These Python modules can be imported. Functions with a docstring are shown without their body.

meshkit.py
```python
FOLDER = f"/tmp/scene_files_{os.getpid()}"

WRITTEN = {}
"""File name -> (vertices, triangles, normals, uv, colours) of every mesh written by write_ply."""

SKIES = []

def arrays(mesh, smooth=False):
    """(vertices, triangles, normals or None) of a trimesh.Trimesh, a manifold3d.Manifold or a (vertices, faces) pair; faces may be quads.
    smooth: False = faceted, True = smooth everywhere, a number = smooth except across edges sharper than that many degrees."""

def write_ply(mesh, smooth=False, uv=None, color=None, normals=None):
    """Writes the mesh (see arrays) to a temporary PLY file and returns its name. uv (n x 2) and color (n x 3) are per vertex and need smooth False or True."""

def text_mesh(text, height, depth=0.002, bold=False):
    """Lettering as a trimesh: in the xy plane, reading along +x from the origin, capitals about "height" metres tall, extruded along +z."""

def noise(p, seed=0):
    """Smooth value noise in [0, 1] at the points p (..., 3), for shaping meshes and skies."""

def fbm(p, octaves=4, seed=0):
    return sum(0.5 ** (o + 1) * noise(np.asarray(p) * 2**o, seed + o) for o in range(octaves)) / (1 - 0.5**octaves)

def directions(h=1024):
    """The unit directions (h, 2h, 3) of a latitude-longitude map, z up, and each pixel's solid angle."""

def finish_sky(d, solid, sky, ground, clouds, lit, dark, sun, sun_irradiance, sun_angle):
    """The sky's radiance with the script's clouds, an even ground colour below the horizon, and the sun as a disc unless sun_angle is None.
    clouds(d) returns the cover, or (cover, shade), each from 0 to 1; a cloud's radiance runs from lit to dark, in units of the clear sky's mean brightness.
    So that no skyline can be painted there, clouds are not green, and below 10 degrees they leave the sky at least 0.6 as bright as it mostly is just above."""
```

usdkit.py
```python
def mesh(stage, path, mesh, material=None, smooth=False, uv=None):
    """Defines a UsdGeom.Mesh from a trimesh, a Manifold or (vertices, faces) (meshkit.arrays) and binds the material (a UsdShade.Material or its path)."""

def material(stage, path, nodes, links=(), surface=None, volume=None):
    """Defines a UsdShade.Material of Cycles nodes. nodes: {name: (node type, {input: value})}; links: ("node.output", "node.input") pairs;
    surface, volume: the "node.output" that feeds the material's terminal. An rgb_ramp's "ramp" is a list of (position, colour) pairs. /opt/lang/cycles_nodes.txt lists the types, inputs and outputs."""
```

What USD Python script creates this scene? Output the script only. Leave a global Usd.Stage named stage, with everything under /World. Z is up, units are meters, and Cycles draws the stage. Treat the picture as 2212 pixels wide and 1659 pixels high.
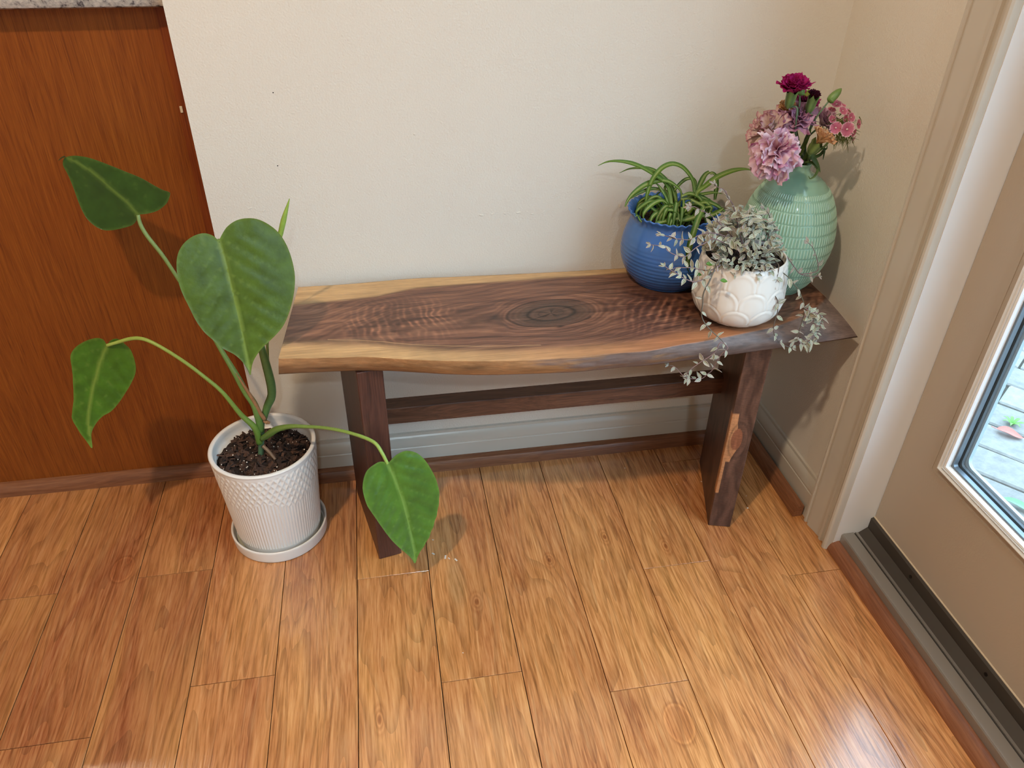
import math
import numpy as np, trimesh, shapely
from shapely.geometry import Polygon, Point
from scipy.spatial import Delaunay, cKDTree
from pxr import Usd, UsdGeom, UsdLux, UsdShade, Gf, Sdf, Vt
import usdkit, meshkit

stage = Usd.Stage.CreateInMemory()
UsdGeom.SetStageUpAxis(stage, UsdGeom.Tokens.z)
UsdGeom.SetStageMetersPerUnit(stage, 1.0)
UsdGeom.Xform.Define(stage, '/World')
UsdGeom.Scope.Define(stage, '/World/Looks')

# ---------------------------------------------------------------- camera, sky, lamps, exposure
# Axes: x along the back wall to the right, y towards the back wall, z up; the camera stands over x = y = 0.
FPX = 1656.48
CAM = np.array([0.0, 0.0, 1.06])
ROT = np.array([[0.98532701, -0.17028414, 0.01157591],
                [-0.08745067, -0.56193836, -0.82254341],
                [0.14657105, 0.80946192, -0.5685845]])      # rows: right, down, forward
cam = UsdGeom.Camera.Define(stage, '/World/camera')
cam.CreateHorizontalApertureAttr(36.0)
cam.CreateVerticalApertureAttr(27.0)
cam.CreateFocalLengthAttr(36.0 * FPX / 2212)
cam.CreateClippingRangeAttr(Gf.Vec2f(0.02, 200))
cam.CreateExposureAttr(EXPOSURE := 0.0)
cam.AddTransformOp().Set(Gf.Matrix4d(*[float(v) for row in (np.r_[ROT[0], 0], np.r_[-ROT[1], 0], np.r_[-ROT[2], 0], np.r_[CAM, 1]) for v in row]))

SKY, SKYCOL = 9.0, (0.53, 0.76, 1.0)                          # overcast daylight outside the glass doors: zenith brightness, colour
sky = UsdLux.DomeLight.Define(stage, '/World/sky')
sky.CreateIntensityAttr(1.0)
sky_mat = usdkit.material(stage, '/World/Looks/overcast_sky', {   # brightest overhead, a third of that at the horizon, as an overcast sky is
    't': ('texture_coordinate', {}), 's': ('separate_xyz', {}),
    'k': ('map_range', {'from_min': 0.0, 'from_max': 1.0, 'to_min': SKY / 3, 'to_max': SKY, 'clamp': True}),
    'b': ('background_shader', {'color': SKYCOL})}, [('t.generated', 's.vector'), ('s.z', 'k.value'), ('k.result', 'b.strength')], surface='b.background')
UsdShade.MaterialBindingAPI.Apply(sky.GetPrim()).Bind(sky_mat)

def downlight(name, x, y, power, radius=0.05, color=(1.0, 0.84, 0.66)):
    d = UsdLux.DiskLight.Define(stage, '/World/' + name)     # lies in the ceiling and shines down
    d.CreateRadiusAttr(radius)
    d.CreateColorAttr(Gf.Vec3f(*color))
    d.CreateIntensityAttr(power / (math.pi * radius * radius))
    d.AddTranslateOp().Set(Gf.Vec3d(x, y, CEIL - 0.012))
    return d

CEIL = 2.44
downlight('lamp_light', -0.60, 0.0, 10.2, color=(1.0, 0.79, 0.57))           # the warm lamp that casts the shadows in view
downlight('lamp_light_001', 0.1, -1.7, 6.0, color=(0.74, 0.90, 1.0))        # added unseen cool fill, in place of daylight from behind the camera
downlight('lamp_light_002', -1.6, 2.3, 4.0)

# ---------------------------------------------------------------- helpers
def S(r, g, b):
    c = np.array([r, g, b], float) / 255
    return tuple(np.where(c <= 0.04045, c / 12.92, ((c + 0.055) / 1.055) ** 2.4))

def ray(u, v):
    """Direction of the photograph's pixel (in its 2212 x 1659 frame)."""
    return ROT.T @ np.array([(u - 1106) / FPX, (v - 829.5) / FPX, 1.0])

def at(u, v, y=None, z=None, x=None):
    """The point where the ray of a pixel meets the plane of the given depth, height or side distance."""
    d = ray(u, v)
    k, val = (1, y) if y is not None else (2, z) if z is not None else (0, x)
    return CAM + d * (val - CAM[k]) / d[k]

used, places = {}, {}
def numbered(path):
    n = used.get(path, -1) + 1
    used[path] = n
    return path if n == 0 else f'{path}_{n:03d}'

def tag(prim, label=None, cat=None, group=None, kind=None):
    for k, v in (('label', label), ('category', cat), ('group', group), ('kind', kind)):
        if v:
            prim.SetCustomDataByKey(k, v)
    return prim

def thing(name, label=None, cat=None, loc=(0, 0, 0), group=None, kind=None):
    path = numbered('/World/' + name)
    x = UsdGeom.Xform.Define(stage, path)
    x.AddTranslateOp().Set(Gf.Vec3d(*map(float, loc)))
    places[path] = np.array(loc, float)
    tag(x.GetPrim(), label, cat, group, kind)
    return path

def part(name, mesh, mat, parent='/World', smooth=30, uv=None, attrs=None, label=None, kind=None, cat=None, group=None):
    """One mesh, given in world coordinates, as a child of parent (or as a top-level thing)."""
    path = numbered(f'{parent}/{name}')
    off = places.get(parent, np.zeros(3))
    if isinstance(mesh, (tuple, list)):
        mesh = (np.asarray(mesh[0], float) - off, mesh[1])
    else:
        mesh = mesh.copy(); mesh.apply_translation(-off)
    if attrs or uv is not None:
        smooth = True if smooth else False
    m = usdkit.mesh(stage, path, mesh, MAT[mat], smooth=smooth, uv=uv)
    for k, a in (attrs or {}).items():
        UsdGeom.PrimvarsAPI(m).CreatePrimvar(k, Sdf.ValueTypeNames.Color3fArray, 'vertex').Set(Vt.Vec3fArray.FromNumpy(np.asarray(a, np.float32)))
    places[path] = off
    tag(m.GetPrim(), label, cat, group, kind)
    return path

def box(x0, x1, y0, y1, z0, z1):
    m = trimesh.creation.box([x1 - x0, y1 - y0, z1 - z0])
    m.apply_translation([(x0 + x1) / 2, (y0 + y1) / 2, (z0 + z1) / 2])
    return m

def cat(ms):
    return trimesh.util.concatenate(ms)

def bevel_box(sx, sy, sz, b):
    """A box centred on the origin with chamfered edges."""
    p = []
    for i in (-1, 1):
        for j in (-1, 1):
            for k in (-1, 1):
                h = np.array([sx, sy, sz]) / 2
                for a in range(3):
                    q = h - b; q[a] = h[a]
                    p.append(q * [i, j, k])
    return trimesh.convex.convex_hull(np.array(p))

def profile_y(pts, y0, y1):
    """A closed (x, z) outline swept along y."""
    m = trimesh.creation.extrude_polygon(Polygon(pts), y1 - y0, engine='earcut')
    v = m.vertices.copy()
    m.vertices = np.c_[v[:, 0], y1 - v[:, 2], v[:, 1]]
    m.fix_normals()
    return m

def profile_x(pts, x0, x1):
    """A closed (y, z) outline swept along x."""
    m = trimesh.creation.extrude_polygon(Polygon(pts), x1 - x0, engine='earcut')
    v = m.vertices.copy()
    m.vertices = np.c_[x0 + v[:, 2], v[:, 0], v[:, 1]]
    m.fix_normals()
    return m

def profile_z(pts, z0, z1):
    m = trimesh.creation.extrude_polygon(Polygon(pts), z1 - z0, engine='earcut')
    m.apply_translation([0, 0, z0])
    return m

def grid_faces(nu, nv, wrap=False):
    i, j = np.meshgrid(np.arange(nu if wrap else nu - 1), np.arange(nv - 1), indexing='ij')
    a, b = i * nv + j, ((i + 1) % nu) * nv + j
    return np.stack([a, b, b + 1, a + 1], -1).reshape(-1, 4)

def lathe(profile, center, seg, disp=None):
    """Turns (r, z) points, listed from the outside bottom upwards, about a vertical axis; disp(theta, z, r, k) is added to the radius."""
    pr = np.asarray(profile, float)
    th = np.arange(seg) * 2 * np.pi / seg
    T, K = np.meshgrid(th, np.arange(len(pr)), indexing='ij')
    r, z = pr[K, 0], pr[K, 1]
    if disp is not None:
        r = r + disp(T, z, r, K)
    v = np.stack([center[0] + r * np.cos(T), center[1] + r * np.sin(T), center[2] + z], -1).reshape(-1, 3)
    return v, grid_faces(seg, len(pr), True)

def smooth_curve(pts, n, closed=False):
    """Catmull-Rom through the points, n samples evenly along the parameter."""
    p = np.asarray(pts, float)
    if closed:
        p = np.vstack([p[-1:], p, p[:2]])
    else:
        p = np.vstack([2 * p[0] - p[1], p, 2 * p[-1] - p[-2]])
    m = len(p) - 3
    d = np.r_[0, np.cumsum(np.linalg.norm(np.diff(p[1:m + 2], axis=0), axis=1))]
    t = np.interp(np.linspace(0, d[-1], n, endpoint=not closed), d, np.arange(m + 1))
    i = np.minimum(t.astype(int), m - 1); f = (t - i)[:, None]
    a, b, c, e = p[i], p[i + 1], p[i + 2], p[i + 3]
    return 0.5 * (2 * b + (c - a) * f + (2 * a - 5 * b + 4 * c - e) * f ** 2 + (3 * b - a - 3 * c + e) * f ** 3)

def tube(pts, radii, sides=8, cap=True):
    p = np.asarray(pts, float)
    r = np.broadcast_to(np.asarray(radii, float), (len(p),))
    t = np.gradient(p, axis=0); t /= np.linalg.norm(t, axis=1, keepdims=True) + 1e-12
    n = np.cross(t[0], [0.3, 0.9, 0.2]); n /= np.linalg.norm(n)
    N = []
    for k in range(len(p)):
        n = n - t[k] * (n @ t[k]); n /= np.linalg.norm(n) + 1e-12
        N.append(n)
    N = np.array(N); B = np.cross(t, N)
    a = np.arange(sides) * 2 * np.pi / sides
    v = p[:, None] + r[:, None, None] * (np.cos(a)[None, :, None] * N[:, None] + np.sin(a)[None, :, None] * B[:, None])
    i, j = np.meshgrid(np.arange(len(p) - 1), np.arange(sides), indexing='ij')
    q = np.stack([i * sides + j, i * sides + (j + 1) % sides, (i + 1) * sides + (j + 1) % sides, (i + 1) * sides + j], -1).reshape(-1, 4)
    f = np.vstack([q[:, [0, 1, 2]], q[:, [0, 2, 3]]])
    v = v.reshape(-1, 3)
    if cap:
        s = np.arange(sides); L = (len(p) - 1) * sides
        f = np.vstack([f, np.c_[np.full(sides, len(v)), (s + 1) % sides, s], np.c_[np.full(sides, len(v) + 1), L + s, L + (s + 1) % sides]])
        v = np.vstack([v, p[:1], p[-1:]])
    return trimesh.Trimesh(v, f, process=False)

def sheet(P, thick=0.0004, two_sided=True):
    """A grid of points (nu, nv, 3) as a thin closed sheet; returns vertices, triangles and each vertex's grid index."""
    nu, nv, _ = P.shape
    du = np.gradient(P, axis=0); dv = np.gradient(P, axis=1)
    n = np.cross(du, dv); n /= np.linalg.norm(n, axis=-1, keepdims=True) + 1e-12
    top = (P + n * thick / 2).reshape(-1, 3); bot = (P - n * thick / 2).reshape(-1, 3)
    q = grid_faces(nu, nv); N = nu * nv
    rim = np.r_[np.arange(nv - 1), np.arange(nu - 1) * nv + nv - 1, (nu - 1) * nv + np.arange(nv - 1, 0, -1), np.arange(nu - 1, 0, -1) * nv]
    nx = np.roll(rim, -1)
    f4 = np.vstack([q, q[:, ::-1] + N, np.c_[rim, rim + N, nx + N, nx]])
    f = np.vstack([f4[:, [0, 1, 2]], f4[:, [0, 2, 3]]])
    return np.vstack([top, bot]), f

def unit(v):
    v = np.asarray(v, float)
    return v / (np.linalg.norm(v, axis=-1, keepdims=True) + 1e-12)
# ---------------------------------------------------------------- materials
MAT = {}
def mat(name, nodes, links=(), surface='p.BSDF'):
    MAT[name] = usdkit.material(stage, '/World/Looks/' + name, nodes, links, surface=surface)

def plain(name, color, rough=0.5, **kw):
    mat(name, {'p': ('principled_bsdf', dict(base_color=color, roughness=rough, **kw))})

def bumpy(name, color, rough, scale, dist, detail=3, color2=None, cscale=8, **kw):
    """A paint or plaster: one colour (drifting to color2) with fine relief."""
    nodes = {'g': ('geometry', {}), 'n': ('noise_texture', {'scale': scale, 'detail': detail}), 'b': ('bump', {'distance': dist, 'strength': 1.0}),
             'c': ('noise_texture', {'scale': cscale, 'detail': 3}), 'm': ('mix', {'color1': color, 'color2': color2 or color}),
             'p': ('principled_bsdf', dict(roughness=rough, **kw))}
    mat(name, nodes, [('g.position', 'n.vector'), ('n.fac', 'b.height'), ('b.normal', 'p.normal'), ('g.position', 'c.vector'), ('c.fac', 'm.fac'), ('m.color', 'p.base_color')])

WALL = S(224, 217, 204)
bumpy('wall_paint', WALL, 0.55, 330, 0.0007, color2=S(221, 214, 201))
bumpy('ceiling_paint', S(235, 230, 220), 0.7, 300, 0.001)
bumpy('trim_paint', S(194, 186, 172), 0.24, 60, 0.0002, specular_ior_level=0.5)
bumpy('door_paint', S(180, 168, 152), 0.4, 300, 0.0002)
bumpy('jamb_daylit_paint', S(228, 228, 226), 0.36, 60, 0.0002)  # paler than the casing: daylight from the glass is put into the colour
plain('white_vinyl', S(236, 240, 242), 0.4)
plain('spacer_dark', S(70, 74, 76), 0.4)
plain('outer_vinyl', S(150, 160, 166), 0.4)
plain('spacer_metal', S(120, 130, 138), 0.35, metallic=0.6)
plain('threshold_bronze', S(156, 152, 146), 0.30, metallic=0.45)
plain('threshold_dark', S(62, 56, 50), 0.5)
plain('gasket_black', S(26, 24, 22), 0.6)
plain('caulk', S(205, 190, 165), 0.7)
plain('screw_dark', S(50, 44, 40), 0.4, metallic=0.7)

# window glass: lets the light through, mirrors at grazing angles
mat('pane_glass', {'t': ('transparent_bsdf', {'color': (0.95, 0.98, 0.98)}), 'g': ('glossy_bsdf', {'roughness': 0.0, 'color': (1, 1, 1)}), 'f': ('layer_weight', {'blend': 0.5}),
    'q': ('math', {'math_type': 'power', 'value2': 5.0}), 'k': ('math', {'math_type': 'multiply_add', 'value2': 0.9, 'value3': 0.04}), 'm': ('mix_closure', {})},
    [('f.facing', 'q.value1'), ('q.value', 'k.value1'), ('k.value', 'm.fac'), ('t.BSDF', 'm.closure1'), ('g.BSDF', 'm.closure2')], surface='m.closure')

def wood(name, ramp, fine=(260, 7), mid=(38, 1.6), warp=0.05, axis='y', rough=0.35, bump=0.0004, rnd=True, tint=0.25, coat=0.0, mixf=0.45, zone=None, knots=(), **kw):
    """Wood grain along an axis: stretched noises, shifted and toned by the mesh's own attribute rnd."""
    sc = lambda a, b: {'x': (b, a, a), 'y': (a, b, a), 'z': (a, a, b)}[axis]
    nodes = {'g': ('geometry', {}), 'a': ('attribute', {'attribute': 'rnd'}),
             'off': ('vector_math', {'math_type': 'multiply_add', 'vector2': (37.0, 19.0, 53.0)}),
             'wm': ('mapping', {'scale': sc(9, 2.2)}), 'wn': ('noise_texture', {'scale': 1.0, 'detail': 2}),
             'ws': ('vector_math', {'math_type': 'subtract', 'vector2': (0.5, 0.5, 0.5)}), 'wk': ('vector_math', {'math_type': 'scale', 'scale': warp}),
             'add': ('vector_math', {'math_type': 'add'}),
             'fm': ('mapping', {'scale': sc(*fine)}), 'fn': ('noise_texture', {'scale': 1.0, 'detail': 3, 'roughness': 0.6}),
             'mm': ('mapping', {'scale': sc(*mid)}), 'mn': ('noise_texture', {'scale': 1.0, 'detail': 5, 'roughness': 0.65, 'distortion': 0.4}),
             'x': ('mix_float', {'fac': mixf}), 'r': ('rgb_ramp', {'ramp': ramp}),
             'sep': ('separate_xyz', {}), 'tv': ('map_range', {'from_min': 0, 'from_max': 1, 'to_min': 1 - tint, 'to_max': 1 + tint}),
             'th': ('map_range', {'from_min': 0, 'from_max': 1, 'to_min': 0.492, 'to_max': 0.506}),
             'h': ('hsv', {}), 'b': ('bump', {'distance': bump, 'strength': 1.0}),
             'p': ('principled_bsdf', {'roughness': rough, 'coat_weight': coat, 'coat_roughness': 0.12, **kw})}
    links = [('a.vector', 'off.vector1'), ('g.position', 'off.vector3'), ('off.vector', 'wm.vector'), ('wm.vector', 'wn.vector'), ('wn.color', 'ws.vector1'), ('ws.vector', 'wk.vector1'),
             ('off.vector', 'add.vector1'), ('wk.vector', 'add.vector2'), ('add.vector', 'fm.vector'), ('add.vector', 'mm.vector'), ('fm.vector', 'fn.vector'), ('mm.vector', 'mn.vector'),
             ('fn.fac', 'x.a'), ('mn.fac', 'x.b'), ('x.result', 'r.fac'), ('a.vector', 'sep.vector'), ('sep.z', 'tv.value'), ('sep.y', 'th.value'),
             ('r.color', 'h.color'), ('tv.result', 'h.value'), ('th.result', 'h.hue'), ('fn.fac', 'b.height'), ('b.normal', 'p.normal')]
    if zone:        # growth rings cut lengthwise: contour lines of a stretched noise
        nodes |= {'cm': ('mapping', {'scale': sc(10, 1.15)}), 'cn': ('noise_texture', {'scale': 1.0, 'detail': 2.5, 'roughness': 0.5, 'distortion': 0.3}), 'c1': ('math', {'math_type': 'multiply', 'value2': 17.0}), 'c2': ('math', {'math_type': 'fraction'}),
                  'cr': ('map_range', {'from_min': 0.0, 'from_max': 0.45, 'to_min': 0.78, 'to_max': 1.04, 'clamp': True}), 'ch': ('hsv', {})}
        links += [('add.vector', 'cm.vector'), ('cm.vector', 'cn.vector'), ('cn.fac', 'c1.value1'), ('c1.value', 'c2.value1'), ('c2.value', 'cr.value'), ('cr.result', 'ch.value')]
    if zone:        # broad reddish and straw-coloured zones along the boards
        nodes |= {'zm': ('mapping', {'scale': sc(11, 1.7)}), 'zn': ('noise_texture', {'scale': 1.0, 'detail': 3, 'roughness': 0.55, 'distortion': 0.8}), 'zr': ('rgb_ramp', {'ramp': [(0.3, zone[0]), (0.5, tuple((np.array(zone[0]) + zone[1]) / 2)), (0.7, zone[1])]}), 'zx': ('mix', {'fac': 0.42})}
        links += [('add.vector', 'zm.vector'), ('zm.vector', 'zn.vector'), ('zn.fac', 'zr.fac'), ('h.color', 'zx.color1'), ('zr.color', 'zx.color2'), ('zx.color', 'ch.color'), ('ch.color', 'p.base_color')]
    else:
        links += [('h.color', 'p.base_color')]
    src = 'ch.color' if zone else 'h.color'
    for q, (kx, ky, kr, sy, ramp_) in enumerate(knots):
        nodes |= {f'kp{q}': ('vector_math', {'math_type': 'scale', 'scale': .16}), f'ka{q}': ('vector_math', {'math_type': 'add'}), f'km{q}': ('mapping', {'location': (-kx / kr, -ky / kr / sy, 0), 'scale': (1 / kr, 1 / kr / sy, 0)}), f'kl{q}': ('vector_math', {'math_type': 'length'}),
                  f'kr{q}': ('rgb_ramp', {'ramp': ramp_}), f'ks{q}': ('math', {'math_type': 'multiply', 'value2': .25}), f'kx{q}': ('mix', {'mix_type': 'multiply', 'fac': 1.0})}
        links += [('ws.vector', f'kp{q}.vector1'), ('g.position', f'km{q}.vector'), ('km%d.vector' % q, f'ka{q}.vector1'), (f'kp{q}.vector', f'ka{q}.vector2'), (f'ka{q}.vector', f'kl{q}.vector1'), (f'kl{q}.value', f'ks{q}.value1'), (f'ks{q}.value', f'kr{q}.fac'), (src, f'kx{q}.color1'), (f'kr{q}.color', f'kx{q}.color2')]
        src = f'kx{q}.color'
    links = [l for l in links if l[1] != 'p.base_color'] + [(src, 'p.base_color')]
    mat(name, nodes, links)

W1 = (1, 1, 1)
KNOT = [(0, (.50, .38, .32)), (.07, (.62, .5, .42)), (.12, (1.05, 1.02, 1.0)), (.17, (.78, .70, .64)), (.24, (1.02, 1, 1)), (.30, (.86, .80, .76)), (.40, W1)]
SWIRL = [(0, (.92, .86, .82)), (.20, (.92, .84, .80)), (.235, (1.14, 1.12, 1.1)), (.26, (.80, .74, .70)), (.30, W1)]
BLEACH = [(0, (.86, .98, 1.15)), (.12, (.86, .98, 1.12)), (.25, W1)]
FLOOR_KNOTS = [(-.5138, 1.0418, .020, 1.5, SWIRL), (.101, .8684, .010, 1.8, KNOT), (.2446, .9411, .009, 1.6, KNOT), (.3596, .981, .009, 1.8, KNOT), (.4661, .9399, .009, 1.9, KNOT), (-.0704, .675, .008, 2.6, KNOT), (.3678, .5972, .022, 1.5, SWIRL), (.0708, .9199, .020, 3.4, BLEACH)]
wood('floor_laminate', [(0.30, S(84, 42, 20)), (0.41, S(148, 90, 48)), (0.50, S(190, 126, 76)), (0.58, S(208, 146, 92)), (0.75, S(236, 182, 124))], fine=(300, 15), mid=(85, 4.0), rough=0.21, bump=0.0002, warp=0.035, mixf=0.28, tint=0.36, zone=(S(134, 66, 34), S(212, 152, 84)), specular_ior_level=0.9, coat=0.5, knots=FLOOR_KNOTS)
wood('shoe_wood', [(0.25, S(84, 50, 32)), (0.5, S(126, 82, 54)), (0.75, S(152, 106, 72))], fine=(300, 14), axis='x', rough=0.3)
wood('strip_wood', [(0.25, S(92, 56, 36)), (0.5, S(136, 90, 60)), (0.75, S(164, 116, 82))], fine=(300, 14), axis='y', rough=0.3)
wood('cabinet_veneer', [(0.28, S(88, 38, 10)), (0.45, S(122, 59, 17)), (0.6, S(138, 72, 22)), (0.8, S(152, 84, 30))], fine=(620, 14), mid=(150, 3.5), warp=.02, axis='z', rough=0.42, bump=0.0005, mixf=0.4, specular_ior_level=0.3)
wood('walnut_dark', [(0.28, S(34, 18, 13)), (0.45, S(66, 38, 28)), (0.6, S(84, 52, 39)), (0.8, S(104, 68, 52))], fine=(420, 12), mid=(34, 2.4), axis='z', rough=0.42, bump=0.0004)
wood('walnut_rail', [(0.28, S(40, 22, 14)), (0.45, S(82, 50, 36)), (0.58, S(104, 66, 48)), (0.8, S(134, 90, 66))], fine=(420, 12), mid=(48, 2.2), axis='x', warp=0.09, rough=0.42, bump=0.0004)
mat('slab_walnut', {'a': ('attribute', {'attribute': 'tone'}), 'g': ('geometry', {}), 'm': ('mapping', {'scale': (10, 420, 420)}), 'n': ('noise_texture', {'scale': 1.0, 'detail': 4, 'roughness': 0.65}),
    'k': ('map_range', {'from_min': 0.25, 'from_max': 0.75, 'to_min': 0.72, 'to_max': 1.25}), 'h': ('hsv', {}), 'b': ('bump', {'distance': 0.0003}),
    'p': ('principled_bsdf', {'roughness': 0.40, 'specular_ior_level': 0.4})},
    [('g.position', 'm.vector'), ('m.vector', 'n.vector'), ('n.fac', 'k.value'), ('a.color', 'h.color'), ('k.result', 'h.value'), ('h.color', 'p.base_color'), ('n.fac', 'b.height'), ('b.normal', 'p.normal')])

mat('granite', {'g': ('geometry', {}), 'v': ('voronoi_texture', {'scale': 170, 'randomness': 1.0}), 'n': ('noise_texture', {'scale': 90, 'detail': 5, 'roughness': 0.7}),
    'r': ('rgb_ramp', {'ramp': [(0.30, S(30, 28, 30)), (0.40, S(92, 90, 92)), (0.47, S(160, 156, 150)), (0.6, S(196, 190, 180)), (0.75, S(214, 208, 198))]}), 'p': ('principled_bsdf', {'roughness': 0.2})},
    [('g.position', 'n.vector'), ('n.fac', 'r.fac'), ('r.color', 'p.base_color')])
mat('paver_stone', {'g': ('geometry', {}), 'a': ('attribute', {'attribute': 'rnd'}), 'n': ('noise_texture', {'scale': 30, 'detail': 6, 'roughness': 0.7}), 'r': ('rgb_ramp', {'ramp': [(0.3, S(112, 110, 106)), (0.5, S(130, 126, 120)), (0.8, S(146, 142, 136))]}),
    'sep': ('separate_xyz', {}), 't': ('map_range', {'to_min': 0.88, 'to_max': 1.12}), 'h': ('hsv', {}), 'b': ('bump', {'distance': 0.002}), 'p': ('principled_bsdf', {'roughness': 0.85})},
    [('g.position', 'n.vector'), ('n.fac', 'r.fac'), ('r.color', 'h.color'), ('a.vector', 'sep.vector'), ('sep.x', 't.value'), ('t.result', 'h.value'), ('h.color', 'p.base_color'), ('n.fac', 'b.height'), ('b.normal', 'p.normal')])
plain('patio_sand', S(84, 80, 70), 0.95)

def glaze(name, color, rough=0.16, wobble=0.0004, scale=40, color2=None, cscale=25, **kw):
    bumpy(name, color, rough, scale, wobble, detail=2, color2=color2, cscale=cscale, **kw)
glaze('pot_white', S(226, 220, 212), 0.35, 0.0002)
glaze('saucer_white', S(226, 220, 212), 0.3, 0.0002)
glaze('saucer_film', S(196, 190, 160), 0.4, 0.0005, color2=S(120, 122, 118), cscale=60)
glaze('pot_blue', S(66, 112, 178), 0.14, 0.0003, color2=S(58, 102, 168), specular_ior_level=0.6)
glaze('pot_scallop', S(222, 216, 206), 0.12, 0.0003, specular_ior_level=0.6)
mat('vase_celadon', {'a': ('attribute', {'attribute': 'tone'}), 'p': ('principled_bsdf', {'roughness': 0.11, 'specular_ior_level': 0.65})}, [('a.color', 'p.base_color')])
mat('potting_soil', {'g': ('geometry', {}), 'n': ('noise_texture', {'scale': 240, 'detail': 6, 'roughness': 0.75}), 'r': ('rgb_ramp', {'ramp': [(0.3, S(20, 13, 9)), (0.55, S(50, 34, 24)), (0.7, S(76, 52, 36)), (0.8, S(104, 76, 54))]}),
    'b': ('bump', {'distance': 0.004}), 'p': ('principled_bsdf', {'roughness': 0.9})}, [('g.position', 'n.vector'), ('n.fac', 'r.fac'), ('r.color', 'p.base_color'), ('n.fac', 'b.height'), ('b.normal', 'p.normal')])
mat('bark', {'a': ('attribute', {'attribute': 'rnd'}), 'p': ('principled_bsdf', {'roughness': 0.85})}, [('a.color', 'p.base_color')])
plain('perlite', S(214, 200, 184), 0.8)

def leafy(name, attr=True, color=(0.1, 0.3, 0.05), rough=0.35, trans=0.25, nscale=300, bump=0.0002, grain=0.18, spec=0.5):
    """Leaf or petal: colour from the mesh's attribute tone, a little light passing through."""
    nodes = {'a': ('attribute', {'attribute': 'tone'}), 'g': ('geometry', {}), 'n': ('noise_texture', {'scale': nscale, 'detail': 3}), 'k': ('map_range', {'to_min': 1 - grain, 'to_max': 1 + grain}), 'h': ('hsv', {}),
             'b': ('bump', {'distance': bump}), 'p': ('principled_bsdf', {'roughness': rough, 'specular_ior_level': spec}), 't': ('translucent_bsdf', {}), 'm': ('mix_closure', {'fac': trans})}
    mat(name, nodes, [('a.color', 'h.color'), ('g.position', 'n.vector'), ('n.fac', 'k.value'), ('k.result', 'h.value'), ('h.color', 'p.base_color'), ('h.color', 't.color'), ('n.fac', 'b.height'), ('b.normal', 'p.normal'),
                      ('p.BSDF', 'm.closure1'), ('t.BSDF', 'm.closure2')], surface='m.closure')
leafy('leaf_glossy', rough=0.32, trans=0.12, spec=.42, nscale=160, bump=0.0003, grain=0.12)
leafy('leaf_soft', rough=0.5, trans=0.25, spec=0.35)
leafy('petal_soft', rough=0.65, trans=0.3, grain=0.08, spec=0.25)
leafy('stem_green', rough=0.4, trans=0.0, grain=0.15, bump=0.0001)
# ---------------------------------------------------------------- the setting
XR, YB = 0.7727, 1.245                 # right wall and back wall
XE = -0.2765                           # left end of the white back wall
XL, YF, YK = -2.7, -2.7, 3.2           # far sides of the room
YP = 1.29                              # face of the peninsula's wooden panel
rng = np.random.default_rng(7)

def rnd3(n, seed=None, z=None, y=None):
    r = np.random.default_rng(seed).random(3) if seed is not None else rng.random(3)
    if z is not None: r[2] = z
    if y is not None: r[1] = y
    return np.tile(r, (n, 1))

def boxr(name, m, mt, parent='/World', seed=None, z=None, y=None, smooth=False, **kw):
    """A mesh that carries its own tone, random unless given."""
    v, f, n = meshkit.arrays(m, smooth)
    return part(name, (v, f), mt, parent, smooth=False, attrs={'rnd': rnd3(len(v), seed, z, y)}, **kw)

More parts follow.
